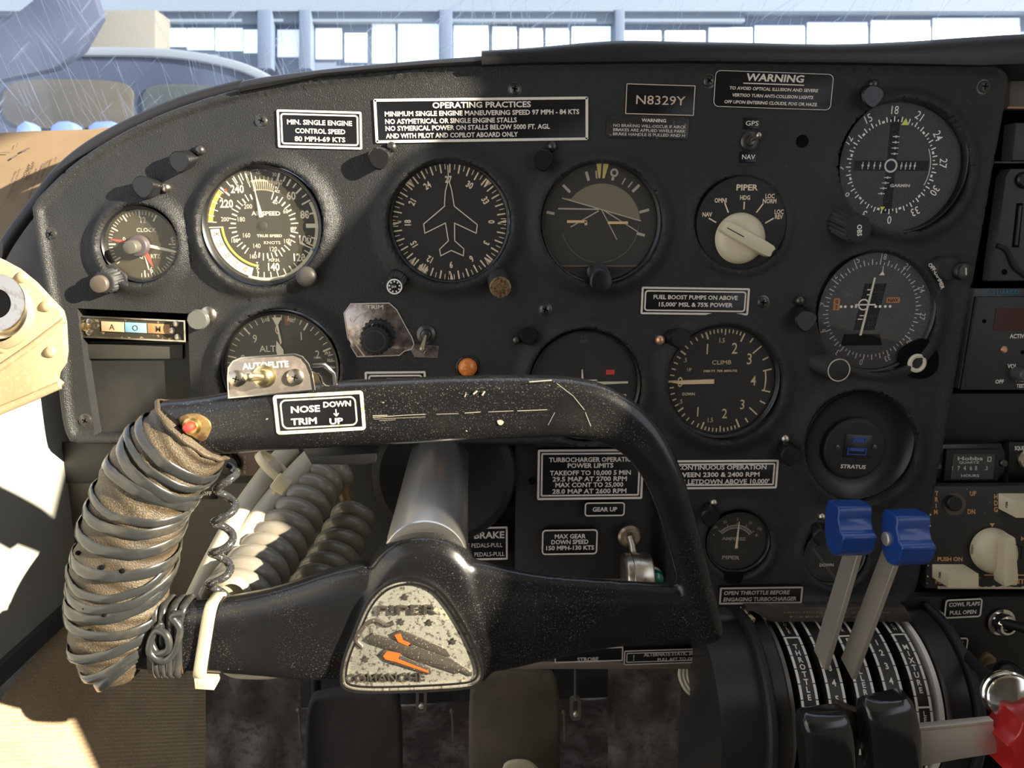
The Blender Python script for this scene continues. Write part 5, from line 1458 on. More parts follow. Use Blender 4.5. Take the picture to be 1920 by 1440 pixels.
def wpath(pts, n=6):
    """(px,py,Y) control points to a smooth world path"""
    return [tuple(P(a, b, y)) for a, b, y in spl(pts, n)]
KP = .000345
c = MB(Wd(P(540, 980, -.07)))
p1 = wpath([(628, 880, -.030), (596, 905, -.040), (560, 960, -.062), (520, 1020, -.085), (470, 1085, -.112), (440, 1130, -.13)])
c.tube(coil(p1, [.0090 + .0035 * i / (len(p1) - 1) for i in range(len(p1))], 10.5, 0), .0060, 12)
tag(c.build('coiled_cord', M_gcable, ang=80), 'thick grey coiled cord behind the yoke, the larger and left one', 'cord', 'coiled microphone cords')
c = MB(Wd(P(640, 1040, -.03)))
p2 = wpath([(672, 960, -.020), (655, 985, -.028), (625, 1050, -.050), (590, 1110, -.075), (560, 1160, -.09)])
c.tube(coil(p2, [.0085 + .003 * i / (len(p2) - 1) for i in range(len(p2))], 7.5, 0, ph=1), .0058, 12)
tag(c.build('coiled_cord', M_gcable, ang=80), 'darker grey coiled cord behind the yoke, right of the larger one', 'cord', 'coiled microphone cords')
c = MB(Wd(P(660, 930, -.02))); c.tube(wpath([(642, 840, -.02), (643, 900, -.02), (650, 940, -.022), (672, 968, -.024), (686, 990, -.026)], 8), .0037, 12)
tag(c.build('brown_cord', M_bcable, ang=80), 'short brown cord hanging beside the coiled cords, left of the shaft', 'cord')
c = MB(Wd(P(400, 1000, -.10))); c.tube(wpath([(545, 840, -.035), (510, 880, -.05), (460, 950, -.075), (420, 1020, -.10), (385, 1090, -.115), (355, 1160, -.125), (345, 1230, -.11)], 8), .0062, 14)
tag(c.build('cream_cable', M_cable, ang=80), 'fat cream cable, left one of the tied pair, behind the yoke’s left arm', 'cable', 'cream cables')
c = MB(Wd(P(440, 1000, -.09))); c.tube(wpath([(600, 842, -.03), (562, 880, -.048), (505, 945, -.070), (465, 1000, -.09), (425, 1070, -.108), (400, 1150, -.118)], 8), .0060, 14)
tag(c.build('cream_cable', M_cable, ang=80), 'fat cream cable of the tied pair, right one, nearer the coiled cords', 'cable', 'cream cables')
zr = thing('cable_tie', 'pale nylon cable tie round the two cream cables, its square head toward the coiled cords', 'cable tie', P(522, 895, -.062))
fz = Fr(516, 880, -.058, 47); c = MB(fz)
path = []; ups = []
for q in range(40):
    a = 2 * pi * q / 40; path.append((44 * math.cos(a), 0, 24 * math.sin(a))); ups.append((math.cos(a), 0, math.sin(a)))
c.sweep(path, 8, 1.8, 8, 5, ups, closed=True); c.build('strap', M_zip, zr, 60)
c = MB(Fr(527, 908, -.085, 38)); c.prism(rrect(-15, -15, 15, 15, 4), -9, 9, 3); c.prism(rrect(-4, 14, 3, 26, 2), -3, 0, 1); c.build('tie_head', M_zip, zr)
# thin black coiled cord
c = MB(Wd(P(415, 1000, -.14)))
p3 = wpath([(424, 872, -.142), (424, 920, -.145), (419, 990, -.147), (415, 1050, -.147), (408, 1130, -.150)])
hx = coil(p3, [.0044] * len(p3), 4.3, 0, ph=2.2)
c.tube(hx, .0019, 10)
tag(c.build('black_coiled_cord', M_blkcord, ang=80), 'thin glossy black coiled cord hanging from the grip to the left arm', 'cord')
# cream bundle under the left arm
for (x0_, dy, lab) in ((440, 0, 'cream wire loop sagging under the yoke’s left arm, upper one'), (430, 6, 'cream wire loop sagging under the yoke’s left arm, lower one')):
    c = MB(Wd(P(470, 1262, -.13))); c.tube(wpath([(x0_ - 30, 1235, -.125), (x0_, 1256 + dy, -.125), (470, 1262 + dy, -.125), (520, 1262 + dy * .5, -.125), (560, 1245, -.125)], 8), .0016, 10)
    tag(c.build('wire_loop', M_cable, ang=80), lab, 'wire')
# plug body behind the left arm
c = MB(Ab(-.135, (440, 1110))); c.lathe([(30, 0), (34, 6), (34, 16), (26, 20), (26, 10), (0, 10)], (440, 1112), 32)
tag(c.build('cord_plug', M_cable), 'round cream plug end just above the yoke’s left arm', 'plug')

# ------------------------------------------------------------------ cream bracket with its vent at the far left
fb = Ab(-.05, (60, 640))
br = thing('riveted_bracket', 'sunlit cream-painted riveted bracket at the left edge, holding a round metal vent', 'bracket', fb.O)
c = MB(fb); bp_ = [(-60, 462), (0, 488), (30, 504), (62, 530), (92, 562), (113, 584), (118, 604), (121, 660), (118, 682), (106, 700), (104, 712), (113, 720), (108, 728), (60, 750), (0, 776), (-60, 800)]
c.prism(bp_, -14, 0, 3); c.build('plate', M_cream, br)
c = MB(fb); c.sweep([(120, 600, -2), (60, 648, 1), (0, 690, 2), (-50, 715, 2)], [6] * 4, [4] * 4, 10); c.sweep([(112, 722, 0), (60, 745, 2), (0, 770, 3), (-50, 790, 3)], [8] * 4, [5] * 4, 10); c.build('folded_edge', M_cream, br, 60)
for (u, v) in ((86, 574), (94, 660), (2, 652), (40, 520)):
    c = MB(fb); c.lathe([(12, -1), (10, 2), (6, 5), (0, 6)], (u, v), 20); c.build('rivet', M_cream, br)
c = MB(fb)
def tlathe(c, prof, cx, cy, dx, dy, n=48):
    hs = [p[1] for p in prof]; h0, h1 = min(hs), max(hs); vs = []
    for (r, h) in prof:
        k = (h - h0) / (h1 - h0)
        for i in range(n):
            a = 2 * pi * i / n; vs.append((cx + dx * k + r * math.sin(a), cy + dy * k - r * math.cos(a), h))
    fs = [(k * n + i, k * n + (i + 1) % n, (k + 1) * n + (i + 1) % n, (k + 1) * n + i) for k in range(len(prof) - 1) for i in range(n)]
    c.add(vs, fs)
tlathe(c, [(66, -2), (66, 4), (58, 10), (54, 12), (52, 14)], 0, 590, -1, -2); c.build('vent_flange', M_cream, br)
c = MB(fb); tlathe(c, [(53, 2), (53, 20), (55, 22), (51, 25), (51, 44), (54, 48), (52, 52), (47, 50), (27, 46), (27, 44)], 0, 588, 26, -26); c.build('vent_barrel', M_nickel, br, 30)
c = MB(fb); c.disc(27, 45, (23, 565)); c.build('vent_opening', M_void, br)
# sheet of white paper hanging below the bracket is the sunlit side wall itself
# ------------------------------------------------------------------ throttle quadrant
KQ = (P(1605, 1165, 0) - P(1604, 1165, 0)).length
RQ = .062
zt_ = P(1500, 1163, 0).z
dq = Drum(P(1450, 1170, 0).x, .004, zt_ - RQ, RQ, KQ)
quad = thing('throttle_quadrant', 'black curved throttle quadrant with white-edged slots lettered THROTTLE, PROPELLER and MIXTURE', 'control quadrant', dq.O)
VM = 330
def dstrip(c, u0, u1, v0, v1, h0, h1, n=36):
    vs = []
    for i in range(n + 1):
        v = v0 + (v1 - v0) * i / n
        vs += [(u0, v, h0), (u1, v, h0), (u1, v, h1), (u0, v, h1)]
    fs = [(i * 4 + j, i * 4 + (j + 1) % 4, (i + 1) * 4 + (j + 1) % 4, (i + 1) * 4 + j) for i in range(n) for j in range(4)] + [(0, 1, 2, 3), (n * 4, n * 4 + 1, n * 4 + 2, n * 4 + 3)]
    c.add(vs, fs)
M_q = mat('quadrant_black', (.020, .018, .017), .42, bump=('noise', 500, .12, .1), mottle=(20, (.034, .029, .024), .5, .8))
c = MB(dq); dstrip(c, -14, 246, -30, VM, -60, -26); c.build('slot_floor', M_void, quad)
strips = [(0, 31), (47, 78), (96, 129), (145, 178), (194, 223)]
M_qi = mat('quadrant_white', (.86, .82, .75), .5, mottle=(500, (.55, .5, .43), .60, .8))
for k, (a, b) in enumerate(strips):
    c = MB(dq); dstrip(c, a, b, -8, VM, -26, 0); pl_ = c.build('scale_strip', M_q, quad, 30)
    c = MB(dq)
    nt_ = [52, 69, 88, 111, 135, 160, 184, 206]
    segs = [(4, 50)] + [(nt_[i] + .8, nt_[i + 1] - .8) for i in range(7)]
    for (s0_, s1_) in segs + [(208, VM)]:
        for (e0, e1) in ((a + .5, a + 5), (b - 5, b - .5)):
            m_ = (e0 + e1) / 2
            for q in range(3): 
                v0 = s0_ + (s1_ - s0_) * q / 3; v1 = s0_ + (s1_ - s0_) * (q + 1) / 3
                c.add([(e0, v0, .6), (e1, v0, .6), (e1, v1, .6), (e0, v1, .6)], [(0, 1, 2, 3)])
    if k in (0, 2, 4):
        for v in ((52,) if k != 4 else (52, 176)): c.add([(a + 1, v, .6), (b - 1, v, .6), (b - 1, v + 3, .6), (a + 1, v + 3, .6)], [(0, 1, 2, 3)])
        c.add([(a + 1, 3, .6), (b - 1, 3, .6), (b - 1, 6, .6), (a + 1, 6, .6)], [(0, 1, 2, 3)])
    c.build('strip_border', M_qi, pl_, 30, recalc=False)
    c = MB(dq); mid = (a + b) / 2
    word, st, sp = {0: ('THROTTLE', 72, 12), 1: ('12345', 0, 0), 2: ('PROPELLER', 63, 11), 3: ('1234', 0, 0), 4: ('MIXTURE', 79, 12)}[k]
    for i, ch in enumerate(word): c.text(ch, mid, st + i * sp if sp else nt_[i + 1], 8.6 if sp else 10, .8, 0, 'C', 1, 1.0 if sp else .95)
    for i, ch in enumerate({0: 'IDLE', 2: 'DECR', 4: 'RICH'}.get(k, '')): c.text(ch, mid, 14 + i * 9, 6.5, .8, 0, 'C', 0, .9)
    if k == 4:
        for i, ch in enumerate('LEAN'): c.text(ch, mid, 187 + i * 10, 8, .8, 0, 'C', 1, .9)
    if k == 2:
        for i, ch in enumerate('FEATHER'): c.text(ch, mid, 205 + i * 10, 8, .8, 0, 'C', 0, .8)
    c.build('strip_lettering', M_qi, pl_, 0, recalc=False)
c = MB(dq); dstrip(c, 235, 243, -8, VM, -26, 0); c.build('thin_rail', M_qi, quad)
c = MB(dq); dstrip(c, -21, -12, -8, VM, -26, 3); c.build('left_rail', M_nickel if False else mat('edge_grey', (.2, .18, .16), .4, .5), quad)
# cheeks
c = MB(dq); dstrip(c, 246, 292, -20, VM, -70, 6); c.build('right_cheek', M_q, quad, 30, bevel=6)
c = MB(dq); dstrip(c, 292, 306, -20, VM, -80, 16); c.build('cheek_moulding', M_vinyl, quad, 30, bevel=5)
c = MB(dq); dstrip(c, -52, -21, -20, VM, -70, 14); c.build('left_cheek', M_q, quad, 30, bevel=7)
c = MB(dq); dstrip(c, -66, -50, -24, VM, -80, 26); c.build('left_moulding', M_vinyl, quad, 30, bevel=6)
c = MB(Ab(-.05, (1400, 1330)))
lx0 = P(1340, 1400, -.03).x
c = MB(Wd((lx0, -.03, -.33)))
n = 24; x1_ = dq.w(-64, 0, 0).x; x0_ = P(1342, 1300, -.045).x
pf = [(.03, zt_ - .004)]
for i in range(n + 1):
    a = R_(-5 + 100 * i / n); pf.append((dq.yc - (RQ + .004) * math.sin(a), dq.zc + (RQ + .002) * math.cos(a)))
pf += [(dq.yc - RQ - .004, dq.zc - .12), (.03, dq.zc - .12)]
m = len(pf); c.add([(x, y, z) for x in (x0_, x1_) for (y, z) in pf], [(i, (i + 1) % m, (i + 1) % m + m, i + m) for i in range(m)] + [tuple(range(m)), tuple(range(m, 2 * m))])
c.build('housing_side', M_q, quad, 30)
c = MB(Ab(-.012, (1560, 1150))); c.prism([(1400, 1141), (1700, 1141), (1715, 1168), (1450, 1168)], -30, -4, 1); c.build('top_plate', mat('worn_brown_plate', (.05, .042, .034), .5, mottle=(60, (.12, .10, .08), .5, .7)), quad)
c = MB(Ab(-.012, (1560, 1150))); c.text('FRICTION LOCK INCREASE', 1570, 1150, 3.6, -3.4, width=200, b=0); c.text('DECREASE', 1570, 1158, 3.6, -3.4, width=180, b=0); c.build('plate_lettering', mat('rubbed_ink', (.22, .18, .13), .6), quad)
c = MB(dq); c.prism([(-62, 4), (-55, 0), (-46, 34), (-52, 40)], 22, 28, 2); c.build('chipped_edge', mat('chipped_paint', (.55, .45, .30), .6, mottle=(300, (.05, .04, .03), .5, .55)), quad)
# friction slot and screw on the left housing
# metal levers with blue fluted knobs
def blade(x, pb, pt, w_, th, root, m=M_alu, nm='lever_blade'):
    """flat blade in the y-z plane at world x, from pb=(y,z) to pt, w_ deep (y), th thick (x)"""
    c = MB(Wd((x, pb[0], pb[1]))); d = Vector((pt[0] - pb[0], pt[1] - pb[1])).normalized(); q = Vector((-d.y, d.x))
    pts = [(pb[0] - q.x * w_ * .5, pb[1] - q.y * w_ * .5), (pb[0] + q.x * w_ * .5, pb[1] + q.y * w_ * .5), (pt[0] + q.x * w_ * .4, pt[1] + q.y * w_ * .4), (pt[0] - q.x * w_ * .4, pt[1] - q.y * w_ * .4)]
    c.add([(xx, a, b) for xx in (x - th / 2, x + th / 2) for (a, b) in pts], [(0, 1, 2, 3), (4, 5, 6, 7)] + [(i, (i + 1) % 4, (i + 1) % 4 + 4, i + 4) for i in range(4)])
    o = c.build(nm, m, root, 30); b = o.modifiers.new('b', 'BEVEL'); b.width = .0004; b.segments = 2; return o
def blue_knob(px, py, Y, wl, wr, root, sc=1.0, rot=0):
    f = Fr(px, py, Y)
    side = [(-20, -50), (10, -52), (24, -50), (27, -40), (26, -26), (34, -14), (38, -6), (50, -2), (53, 2), (49, 10), (46, 26), (36, 40), (24, 49), (6, 50), (-10, 40), (-22, 20), (-26, -4), (-26, -36)]
    cr, sr = math.cos(R_(rot)), math.sin(R_(rot))
    side = [((a * cr - b * sr) * sc, (a * sr + b * cr) * sc) for a, b in side]
    c = MB(f); n = len(side)
    c.add([(u, v, h) for u in (-wl, wr) for (h, v) in side], [(i, (i + 1) % n, (i + 1) % n + n, i + n) for i in range(n)] + [tuple(range(n)), tuple(range(n, 2 * n))])
    return c.build('fluted_knob', M_blue, root, 40, bevel=3), f
for (xb, yb_, Yb, xt, yt, Yt, kx, ky, lab, wl, wr) in ((1562, 1215, -.045, 1602, 985, -.072, 1591, 988, 'left propeller lever, metal blade with a fluted blue knob', 34, 28), (1612, 1232, -.050, 1682, 985, -.086, 1694, 1006, 'right propeller lever, metal blade screwed to a fluted blue knob', 30, 32)):
    b0 = P(xb, yb_, Yb); t0 = P(xt, yt, Yt); root = thing('propeller_lever', lab, 'lever', b0, 'propeller levers')
    blade((b0.x + t0.x) / 2, (Yb + .006, b0.z - .012), (Yt, t0.z), .017, .0034, root)
    kb, f = blue_knob(kx, ky, Yt, wl, wr, root, .93)
    if kx > 1650:
        q = P(1668, 1010, Yt); c = MB(Wd(q)); n = 24; vs = []
        xk = f.w(-wl, 0, 0).x
        for (r, dx) in ((.0042, 0), (.0042, -.0012), (.0034, -.0018), (0, -.0018)):
            for i in range(n): a = 2 * pi * i / n; vs.append((xk + dx, q.y + .0 + r * math.cos(a), q.z + r * math.sin(a)))
        c.add(vs, [(k * n + i, k * n + (i + 1) % n, (k + 1) * n + (i + 1) % n, (k + 1) * n + i) for k in range(3) for i in range(n)]); c.build('screw', M_alu, root)
# black throttle knobs at the bottom
def black_knob(path, lab, nm='throttle_lever'):
    f = Ab(-.105, path[0][:2]); root = thing(nm, lab, 'lever', f.O, 'throttle levers')
    c = MB(f); c.sweep([p[:3] for p in path], [p[3] for p in path], [p[4] for p in path], 32, 5.5); c.build('knob', mat('glossy_black_knob', (.012, .012, .013), .18, coat=.5), root, 60)
    return root, f
r1, f1 = black_knob([(1541, 1331, 0, 34, 6), (1541, 1333, 0, 40, 20), (1542, 1340, 0, 43, 29), (1544, 1356, 0, 45, 35), (1547, 1385, 0, 46, 39), (1549, 1412, 0, 46, 38), (1552, 1450, 0, 45, 34), (1554, 1480, 0, 44, 28), (1556, 1490, 0, 36, 12)], 'left throttle lever with its big black knob at the bottom of the picture')
c = MB(f1); c.prism([(1588, 1340), (1640, 1362), (1664, 1340), (1668, 1376), (1620, 1410), (1596, 1440), (1560, 1440)], -60, -34, 2); c.build('lever_arm', mat('smoky_metal', (.20, .165, .13), .32, .9), r1)
r2, f2_ = black_knob([(1656, 1306, 0, 36, 6), (1656, 1308, 0, 42, 20), (1658, 1315, 0, 45, 29), (1661, 1331, 0, 47, 35), (1665, 1360, 0, 48, 39), (1668, 1388, 0, 48, 38), (1672, 1430, 0, 47, 34), (1676, 1465, 0, 45, 28), (1678, 1476, 0, 36, 12)], 'right throttle lever with its big black knob, beside the bare metal arm')
# mixture lever: broad bare arm ending in a red scalloped knob
f3 = Ab(-.10, (1780, 1395)); root = thing('mixture_lever', 'broad bare aluminium lever arm ending in a red scalloped knob at the right edge', 'lever', f3.O)
c = MB(f3); c.prism([(1704, 1372), (1862, 1356), (1880, 1412), (1800, 1424), (1716, 1440), (1700, 1430)], -8, 0, 2); c.build('lever_arm', M_alu, root)
c = MB(f3); c.prism([(1700, 1366), (1862, 1350), (1862, 1357), (1704, 1373)], -14, 2, 1); c.build('arm_flange', M_alu, root)
c = MB(f3); nn = 72; pts = []
for i in range(nn):
    a = 2 * pi * i / nn; s_ = abs(math.sin(a * 4.5 + .4)); r = 66 + 11 * (1 - s_) ** 1.3; pts.append((1934 + r * math.cos(a), 1392 + r * math.sin(a)))
c.prism(pts, -34, 46, 4); c.build('scalloped_knob', M_red, root, 50)

# ------------------------------------------------------------------ radio stack at the right
fr = Ab(.05, (1900, 700)); c = MB(fr); c.prism([(1760, 100), (2100, 100), (2100, 1500), (1700, 1500)], -10, 0)
tag(c.build('rack_back', M_void), 'black hollow behind the radio stack at the right of the panel', 'panel')
f = Ab(.022, (1925, 160)); root = thing('tan_faced_box', 'tan-faced unit at the upper right corner, cut by the frame', 'radio unit', f.O)
c = MB(f); c.prism([(1897, 120), (2150, 120), (2150, 202), (1892, 202)], -30, 0, 2); c.build('face', mat('tan_face', (.14, .115, .08), .5), root)
c = MB(f); c.box(1888, 200, 2150, 204, -4, 2); c.build('copper_edge', mat('copper_edge', (.35, .20, .12), .4, .6), root)
f = Ab(.022, (1925, 270)); c = MB(f); c.prism([(1905, 230), (2150, 230), (2150, 301), (1898, 301)], -30, 0, 2)
tag(c.build('grey_faced_box', M_grey), 'small plain dark grey unit below the tan-faced one at the right edge', 'radio unit')
c = MB(f); c.box(1864, 303, 2150, 306, -8, 2); tag(c.build('thin_rail', M_grey), 'thin grey rail under the plain grey unit', 'rail')
f = Ab(.020, (1900, 420)); root = thing('audio_panel', 'dark grey audio panel at the right edge with a thumbwheel slot', 'radio unit', f.O)
c = MB(f); c.prism([(1895, 316), (2150, 316), (2150, 527), (1859, 527), (1866, 470), (1886, 330)], -26, 0, 3); c.build('face', mat('audio_grey', (.045, .044, .043), .5), root)
c = MB(f); c.prism([(1906, 381), (1918, 381), (1910, 464), (1897, 464)], -1, .8); c.build('wheel_slot', M_void, root)
c = MB(f); c.prism([(1909, 386), (1914, 386), (1906, 460), (1901, 460)], .8, 4, 1); c.build('thumbwheel', M_grey, root)
c = MB(f); c.lathe([(16, 0), (16, 6), (13, 9), (0, 9)], (1919, 338), 28); c.build('slotted_screw', M_black, root)
c = MB(f); c.disc(5.5, .5, (1883, 510), 20); c.build('hole', M_void, root)
c = MB(f); c.sweep(spl([(1868, 460, 1), (1886, 470, 2), (1900, 500, 2), (1925, 520, 2)], 6), 5, 4, 8); c.build('cable_groove', M_blackm, root, 60)
f = Ab(.016, (1890, 640)); root = thing('navigation_radio', 'black navigation radio with a maroon display and blue name strip at the right edge', 'radio', f.O)
c = MB(f); c.prism([(1832, 541), (2150, 541), (2150, 730), (1802, 730)], -30, -6, 1); c.build('case', M_black, root)
c = MB(f); c.prism([(1832, 556), (2150, 556), (2150, 731), (1804, 731)], -6, 2, 2); c.build('face', mat('radio_grey', (.028, .028, .029), .5), root)
c = MB(f); c.prism([(1866, 577), (2150, 577), (2150, 619), (1860, 619)], 2, 3); c.build('display', M_maroon, root)
c = MB(f); c.text('NARCO', 1893, 548, 7.5, -5, b=1, sx=1.1); c.line([(1856, 548), (1861, 544.5), (1866, 548), (1861, 551.5)], 1.2, -5, True); c.build('name_lettering', mat('teal_ink', (.02, .18, .28), .5), root)
c = MB(f); c.text('ACTIVE', 1907, 630, 7.5, 2.6, sh=.1, b=1, sx=.85); c.text('VOL', 1896, 686, 7.5, 2.6, sh=.1, sx=.85); c.text('OFF', 1872, 715, 7, 2.6, sh=.1, sx=.9); c.text('PULL', 1911, 712, 6.5, 2.6, sh=.1); c.text('TEST', 1912, 723, 6.5, 2.6, sh=.1); c.build('lettering', M_inkw, root)
c = MB(f); c.lathe([(6.5, 2), (6.5, 5), (4, 7), (0, 7)], (1880, 655), 20); c.build('copper_stud', mat('copper', (.75, .42, .28), .3, .7), root)
for q in ((1844, 602), (1916, 660)): 
    c = MB(f); c.disc(4, 2.4, q, 16); c.build('hole', M_void, root)
kn_ = MB(f); kn_.lathe([(14, 2), (14, 10), (12, 14), (12, 26), (10, 28), (0, 28)], (1906, 700), 28); kn_.build('volume_knob', mat('smoky_knob', (.09, .09, .085), .3), root)
f = Ab(.020, (1850, 780)); c = MB(f); c.prism([(1786, 738), (2150, 738), (2150, 828), (1770, 828)], -20, 0, 1)
tag(c.build('blank_plate', M_blackm), 'plain black blanking plate between the radio and the hour meter', 'blank panel')
f = Ab(.010, (1820, 868)); root = thing('hour_meter', 'black hour meter with white counter digits, below the blanking plate', 'meter', f.O)
c = MB(f); c.prism([(1768, 833), (1878, 831), (1886, 850), (1884, 888), (1868, 906), (1762, 908), (1752, 890), (1756, 850)], -18, 0, 3); c.build('bezel', M_black, root)
c = MB(f); c.prism([(1770, 841), (1870, 840), (1868, 899), (1765, 900)], 0, 8, 3); b_ = c.build('inner_bezel', M_blackm, root)
c = MB(f); c.prism([(1782, 849), (1860, 849), (1856, 896), (1777, 896)], 8, 9); c.build('dial_face', mat('meter_face', (.05, .048, .046), .4), root)
c = MB(f); c.text('Hobbs', 1813, 857, 7.5, 9.6, width=48, b=1); c.text('QUARTZ', 1811, 864.5, 4.5, 9.6, width=38, b=1); c.text('HOURS', 1813, 889, 5.5, 9.6, width=34, b=1); c.frame([(1846, 854), (1853, 854), (1852, 863), (1845, 863)], 1.3, 9, 9.8)
for i, ch in enumerate('1746'): c.text(ch, 1780 + i * 11.5, 875, 7.5, 9.6, b=1, sx=.8)
c.text('8', 1824, 875, 8.5, 9.6, b=0); c.text('.3', 1843, 875, 7, 9.6, b=1); c.build('lettering', mat('grey_ink', (.55, .55, .54), .5), root)
for q in ((1757, 873), (1880, 868)):
    c = MB(f); c.lathe([(7, -2), (7, 4), (5, 6), (0, 6)], q, 18); c.build('screw', M_screw, root)
f = Ab(.014, (1905, 868)); root = thing('squelch_panel', 'small black squelch control with a metal ring, cut by the right edge', 'radio unit', f.O)
c = MB(f); c.prism([(1892, 829), (2150, 829), (2150, 906), (1890, 906)], -16, 0, 2); c.build('face', M_plac, root)
c = MB(f); c.text('SQUELCH', 1902, 840, 7, .6, al='L', b=1, sx=.7); c.build('lettering', M_inkw, root)
c = MB(f); c.lathe([(19, 0), (19, 5), (16, 7), (14, 5), (13, 2), (0, 2)], (1925, 862), 32); c.build('metal_ring', M_nickel, root)
# autopilot controller
f = Ab(-.002, (1840, 1005)); ap = thing('autopilot_controller', 'black autopilot controller with orange lettering, ivory push buttons and knob, chipped lower edge', 'controller', f.O)
M_or = mat('orange_ink', (.68, .36, .16), .5)
c = MB(f); c.prism([(1744, 912), (2160, 910), (2160, 1106), (1736, 1103)], -22, 0, 1); c.build('faceplate', mat('speckled_black', (.024, .022, .021), .45, specks=[(500, .70, (.4, .35, .28), 25)]), ap)
ch_ = [(1758, 1103)]; random.seed(3)
for i in range(46): ch_.append((1758 + i * 5, 1099.5 + random.uniform(-2.5, 2)))
ch_.append((2160, 1104)); c = MB(f)
for i in range(len(ch_) - 2):
    a, b = ch_[i], ch_[i + 1]
    c.add([(a[0], a[1], .4), (b[0], b[1], .4), (b[0], 1104, .4), (a[0], 1104, .4)], [(0, 1, 2, 3)])
for i in range(10):
    v = 925 + i * 19 + random.uniform(-5, 5); c.disc(random.uniform(1, 2.4), .5, (1744 - (v - 912) * .04 + 2, v), 7)
c.build('paint_chips', mat('chip_cream', (.62, .52, .38), .7), ap, recalc=False)
c = MB(f)
for i, chx in enumerate('TRIM'): c.text(chx, 1756 - i * .6, 925 + i * 11.6, 8.5, .6, b=1)
for i, chx in enumerate('HDG'): c.text(chx, 1867, 931 + i * 12, 9, .6, b=1)
c.text('UP', 1824, 925, 8.5, .6, b=1); c.text('DN', 1821, 959, 8.5, .6, b=1); c.text('PUSH ON', 1781, 1048, 8.5, .6, width=48, b=1); c.text('PUSH OFF', 1778, 1091, 8, .6, width=50, b=1); c.text('ROLL', 1824, 1079, 8.5, .6, b=1, sx=.9); c.text('ALTITUDE', 1889, 1090, 9, .6, al='L', b=1, sx=1.1); 
c.poly([(1855, 981), (1865, 981), (1860, 988)], .6); c.poly([(1914, 1005), (1914, 1014), (1921, 1010)], .6)
c.build('orange_lettering', M_or, ap)
c = MB(f); c.line([(1846, 1078), (2160, 1078)], 2.4, .6); c.build('orange_line', M_or, ap)
c = MB(f); c.lathe([(20, 0), (21, 1.5), (18, 2), (0, 2)], (1789, 945), 28); c.build('trim_well', mat('olive_well', (.10, .085, .06), .5), ap)
c = MB(f); c.lathe([(14, 2), (14, 12), (12, 14), (0, 14)], (1783, 941), 24); c.build('thumb_wheel', M_black, ap)
def push(u, v, wd, hg, root):
    c = MB(f); c.prism([(u - wd - 12, v - hg - 4), (u + wd - 8, v - hg - 4), (u + wd, v + hg), (u - wd, v + hg)], 0, 14, 1)
    vs0 = rrect(u - wd - 11, v - hg - 5, u + wd - 12, v + hg - 8, 1, 2); vs1 = rrect(u - wd + 4, v - hg + 2, u + wd, v + hg, 1, 2); n = len(vs0)
    c = MB(f); c.add([(p[0], p[1], 0) for p in vs0] + [(p[0], p[1], 26) for p in vs1], [(i, (i + 1) % n, (i + 1) % n + n, i + n) for i in range(n)] + [tuple(n + i for i in range(n))]); b = c.build('push_button', M_ivory, root, 30)
    f2 = f; c = MB(f2); c.text('OFF', u - wd - 4, v - 4, 5.5, 14, -84, b=1); c.build('button_lettering', M_void, b)
push(1789, 1077, 30, 14, ap); push(1915, 946, 32, 16, ap)
kb = MB(f); kb.lathe([(40, 1), (42, 4), (41, 14), (34, 26), (22, 32), (0, 33)], (1858, 1030), 44); kb = kb.build('selector_knob', M_ivory, ap)
c = MB(Fr(1862, 1036, -.002, 82)); c.prism(spl([(-44, -9), (-10, -11), (40, -13), (42, 0), (40, 13), (-10, 12), (-44, 9), (-46, 0)], 3, True), 20, 46, 3); c.build('pointer_ridge', M_ivory, kb)
c = MB(Fr(1876, 1010, -.002, 0)); c.line([(-8, -9), (4, -4), (4, 16)], 1.5, 47); c.build('index_line', M_void, kb)
c = MB(Fr(1824, 1026, -.002, 0)); c.tube([(-2, -12, 4), (-8, -4, 10), (-8, 6, 10), (-2, 12, 4)], 2, 8); c.build('set_ring', M_nickel, kb)

# lower right panel with the cowl flap knobs
f = Ab(.012, (1810, 1230)); root = thing('cowl_flap_console', 'black lower right panel behind the two long cowl flap rods', 'panel', f.O)
c = MB(f); c.prism([(1640, 1119), (2160, 1119), (2160, 1180), (1998, 1330), (1700, 1330)], -20, 0, 2); c.build('panel_plate', M_metalblk, root)
placard('small rounded placard about cowl flaps, pull open', 1770, 1122, 1839, 1157, -1, [('COWL FLAPS', 1, -8, 8, dict(width=58)), ('PULL OPEN', 0, 7, 8, dict(width=50))], 'round', Y=.010, bw=2.6, r=6, ink=M_inkw)
placard('small rounded alternate air placard crossed by the cowl flap rod', 1750, 1195, 1812, 1230, 1, [('ALT AIR', 1, -8, 8, dict(width=44, sh=.12)), ('PULL ON', -2, 7, 8, dict(width=46, sh=.12))], 'round', Y=.010, bw=2.2, r=6, ink=M_inkw)
placard('tiny NOSE legend beside the trim wheel, right of the quadrant', 1762, 1247, 1806, 1264, 1, [('NOSE', 8, 0, 7, dict(width=24))], 'rect', Y=.008, bw=1.4)
